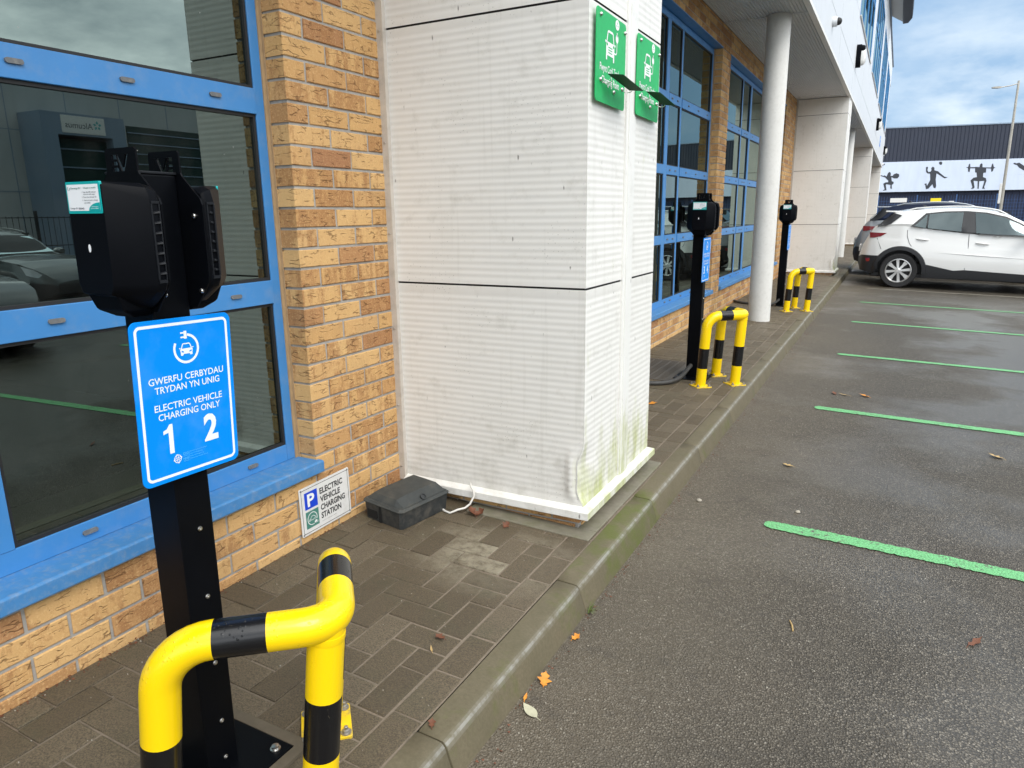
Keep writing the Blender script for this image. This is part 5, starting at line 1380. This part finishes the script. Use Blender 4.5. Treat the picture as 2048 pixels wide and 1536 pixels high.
leaf(LEAFY, 1.56, 4.132, az(1.56)+.002, .060, .035, 75, 5, 'flat tan leaf on the asphalt nearer the kerb', 3, .3)
mb = MB(); mb.tube([(0,-.032,.003),(.002,0,.0045),(-.001,.034,.003)], [.0028,.0033,.0022], 7); o = mb.build('twig', LEAFY, smooth=50); o.location = (1.791,2.437,az(1.79)); o.rotation_euler = (0,0,R(15)); tag(o, 'short pale twig lying on the asphalt', 'twig')
def stone(x, y, s, lab):
    bm = bmesh.new(); bmesh.ops.create_icosphere(bm, subdivisions=2, radius=1)
    for v in bm.verts: v.co *= 1 + random.uniform(-.18,.18); v.co.z *= .6
    mb = MB(); mb.mesh([v.co*s for v in bm.verts], [tuple(v.index for v in f.verts) for f in bm.faces]); bm.free()
    o = mb.build('stone', GRIT, smooth=70); o.location = (x,y,az(x)+s*.3); tag(o, lab, 'stone')
stone(1.236, 3.379, .014, 'pale stone on the asphalt near the kerb, larger of two'); stone(1.69, 3.479, .013, 'brown stone on the asphalt beside the first green line')
# grit: far too many to count
mb = MB(); rg = random.Random(3)
def pebble(x, y, z, s):
    h = [(math.cos(a), math.sin(a)) for a in (0,1.2,2.5,3.8,5.1)]; o = rg.uniform(0,6)
    r0 = [(x+s*(c*math.cos(o)-d*math.sin(o)), y+s*(c*math.sin(o)+d*math.cos(o))*rg.uniform(.7,1.1), z-.001) for c, d in h]
    r1 = [(x+(p[0]-x)*.6, y+(p[1]-y)*.6, z+s*.8) for p in r0]; mb.rings([r0, r1], 0)
for k in range(900):
    y = -.2 + 9*rg.random()**1.6; x = 1.14 + rg.expovariate(3.0) if rg.random() < .5 else 1.13 + 3*rg.random()
    pebble(x, y, az(x), rg.uniform(.0012,.0036))
for k in range(260):
    x = rg.uniform(.01,1.0); y = rg.uniform(.3,2.5) if rg.random() < .7 else rg.uniform(3.5,9)
    pebble(x, y, pz(x), rg.uniform(.001,.0026))
for k in range(90):
    y = rg.uniform(.3,2.56); pebble(rg.uniform(.006,.028), y, pz(.01)-.002, rg.uniform(.0012,.004))
o = mb.build('loose_grit', GRIT); kind(o, 'stuff'); tag(o, 'pale loose grit scattered over asphalt and paving', 'grit')
mb = MB(); rg = random.Random(5)
for k in range(900):
    if k < 260: y = rg.uniform(.3,2.55); x = abs(rg.gauss(.008,.012))+.004; z = pz(x)
    else: y = rg.uniform(.5,14); x = 1.128+abs(rg.gauss(0,.02+.012*max(0,y-4)**.7)); z = az(x)
    a = rg.uniform(0,6.28); s = rg.uniform(.003,.010)
    mb.mesh([(x,y,z),(x+s*math.cos(a),y+s*math.sin(a),z+s*.5),(x+s*math.cos(a+.8),y+s*math.sin(a+.8),z+s*.25),(x,y,z+.002)], [(0,1,2),(3,2,1),(0,3,1),(0,2,3)])
o = mb.build('leaf_litter', LEAFB); kind(o, 'stuff'); tag(o, 'brown crumbs of leaf gathered along the wall foot and kerb foot', 'litter')
mb = MB(); rg = random.Random(9)
for k in range(26):
    a = rg.uniform(-.6,2.6); l = rg.uniform(.02,.05); d = Vector((math.cos(a), math.sin(a), 0)); b = Vector((1.124+rg.uniform(0,.006), 2.17+rg.uniform(-.012,.012), az(1.12)))
    w = Vector((-d.y,d.x,0))*.0012; m = b+d*l*.5+Vector((0,0,l*.5)); e = b+d*l+Vector((0,0,l*.4))
    mb.mesh([b-w,b+w,m+w*.8,m-w*.8,e], [(0,1,2,3),(3,2,4)])
o = mb.build('grass_tuft', GRASSM); tag(o, 'little grass tuft growing from the kerb joint', 'grass')

# ------------------------------------------------------------------ camera
cam = bpy.data.cameras.new('camera'); co = bpy.data.objects.new('camera', cam); COL.objects.link(co)
cam.sensor_width = 36; cam.lens = 1416.51/2048*36; cam.clip_start = .05; cam.clip_end = 2000
M = Matrix(((.88298545,-.09858903,.45893017,1.984),(.46921815,.21262226,-.85710332,0),(-.01307779,.97214813,.23400212,1.28),(0,0,0,1)))
co.matrix_world = M; S.camera = co

# ------------------------------------------------------------------ light
EL, AZ = 48, 124            # sun height and compass bearing from +y towards +x
w = bpy.data.worlds.new('World'); S.world = w; w.use_nodes = True; nt = w.node_tree; bg = nt.nodes['Background']
sky = nd(nt, 'ShaderNodeTexSky', sky_type='NISHITA', sun_disc=False, sun_elevation=R(EL), sun_rotation=R(AZ), dust_density=1.0, ozone_density=1.0)
tc = nd(nt, 'ShaderNodeTexCoord').outputs['Generated']
sp = nd(nt, 'ShaderNodeSeparateXYZ', {'Vector': tc}).outputs
den = math_(nt, 'ADD', math_(nt, 'MAXIMUM', sp[2], 0.0), .22)
pl = nd(nt, 'ShaderNodeCombineXYZ', {'X': math_(nt, 'DIVIDE', sp[0], den), 'Y': math_(nt, 'DIVIDE', sp[1], den), 'Z': 0.0}).outputs[0]
n1 = noise(nt, pl, 1.15, 7, .55, 0, .4); n2 = noise(nt, pl, 2.6, 6, .6)
cloud = step(nt, n1, .42, .66)
cl = ramp(nt, n2, [(.25, (3.5,5.0,7.0)), (.5, (4.6,6.1,7.8)), (.75, (6.8,7.8,8.8))])
blue = mixc(nt, .75, sky.outputs[0], (2.75,4.7,7.3))
up_ = math_(nt, 'MAXIMUM', step(nt, sp[2], .25, .75), step(nt, math_(nt, 'ADD', sp[0], math_(nt, 'MULTIPLY', noise(nt, pl, .8, 4), .25)), .45, .95))                       # denser, brighter cloud overhead; sky towards +x brightened for panes and pillar side
c = mixc(nt, math_(nt, 'MULTIPLY', math_(nt, 'MAXIMUM', cloud, math_(nt, 'MULTIPLY', up_, .8)), .8), blue, cl)
up_ = math_(nt, 'MAXIMUM', up_, math_(nt, 'MULTIPLY', step(nt, math_(nt, 'MULTIPLY', sp[1], -1.0), .1, .7), .9))  # unseen sky behind the camera, brightness added to light the front faces
cd_ = nd(nt, 'ShaderNodeVectorMath', {0: tc, 1: (.063,.990,.114)}, operation='DISTANCE').outputs['Value']
patch = math_(nt, 'MULTIPLY', math_(nt, 'SUBTRACT', 1.0, step(nt, cd_, .02, .17)), step(nt, noise(nt, nd(nt, 'ShaderNodeMapping', {'Vector': tc, 'Scale': (9,9,22)}).outputs[0], 1, 5, .6), .38, .66))
c = mixc(nt, math_(nt, 'MULTIPLY', patch, .75), c, (7.6,8.6,9.4))
sky_fill = ramp(nt, noise(nt, pl, 1.5, 6, .6), [(.32, (11.,12.2,13.2)), (.52, (26.,26.6,26.8)), (.72, (44.,43.8,43.)) ])
c = mixc(nt, math_(nt, 'MULTIPLY', up_, .75), c, sky_fill)
nt.links.new(c, bg.inputs['Color']); bg.inputs['Strength'].default_value = .085
sl = bpy.data.lights.new('sun', 'SUN'); so = bpy.data.objects.new('sun', sl); COL.objects.link(so)
sl.energy = 1.45; sl.angle = R(30); sl.color = (1.0,.965,.91)
d = Vector((math.cos(R(EL))*math.sin(R(AZ)), math.cos(R(EL))*math.cos(R(AZ)), math.sin(R(EL))))
so.rotation_euler = d.to_track_quat('Z', 'Y').to_euler(); so.location = (20,-10,30)
S.view_settings.view_transform = 'Standard'; S.view_settings.look = 'None'; S.view_settings.gamma = 1; S.view_settings.exposure = .53
S.render.film_transparent = False
S.cycles.max_bounces = 8; S.cycles.transparent_max_bounces = 12; S.cycles.use_denoising = True
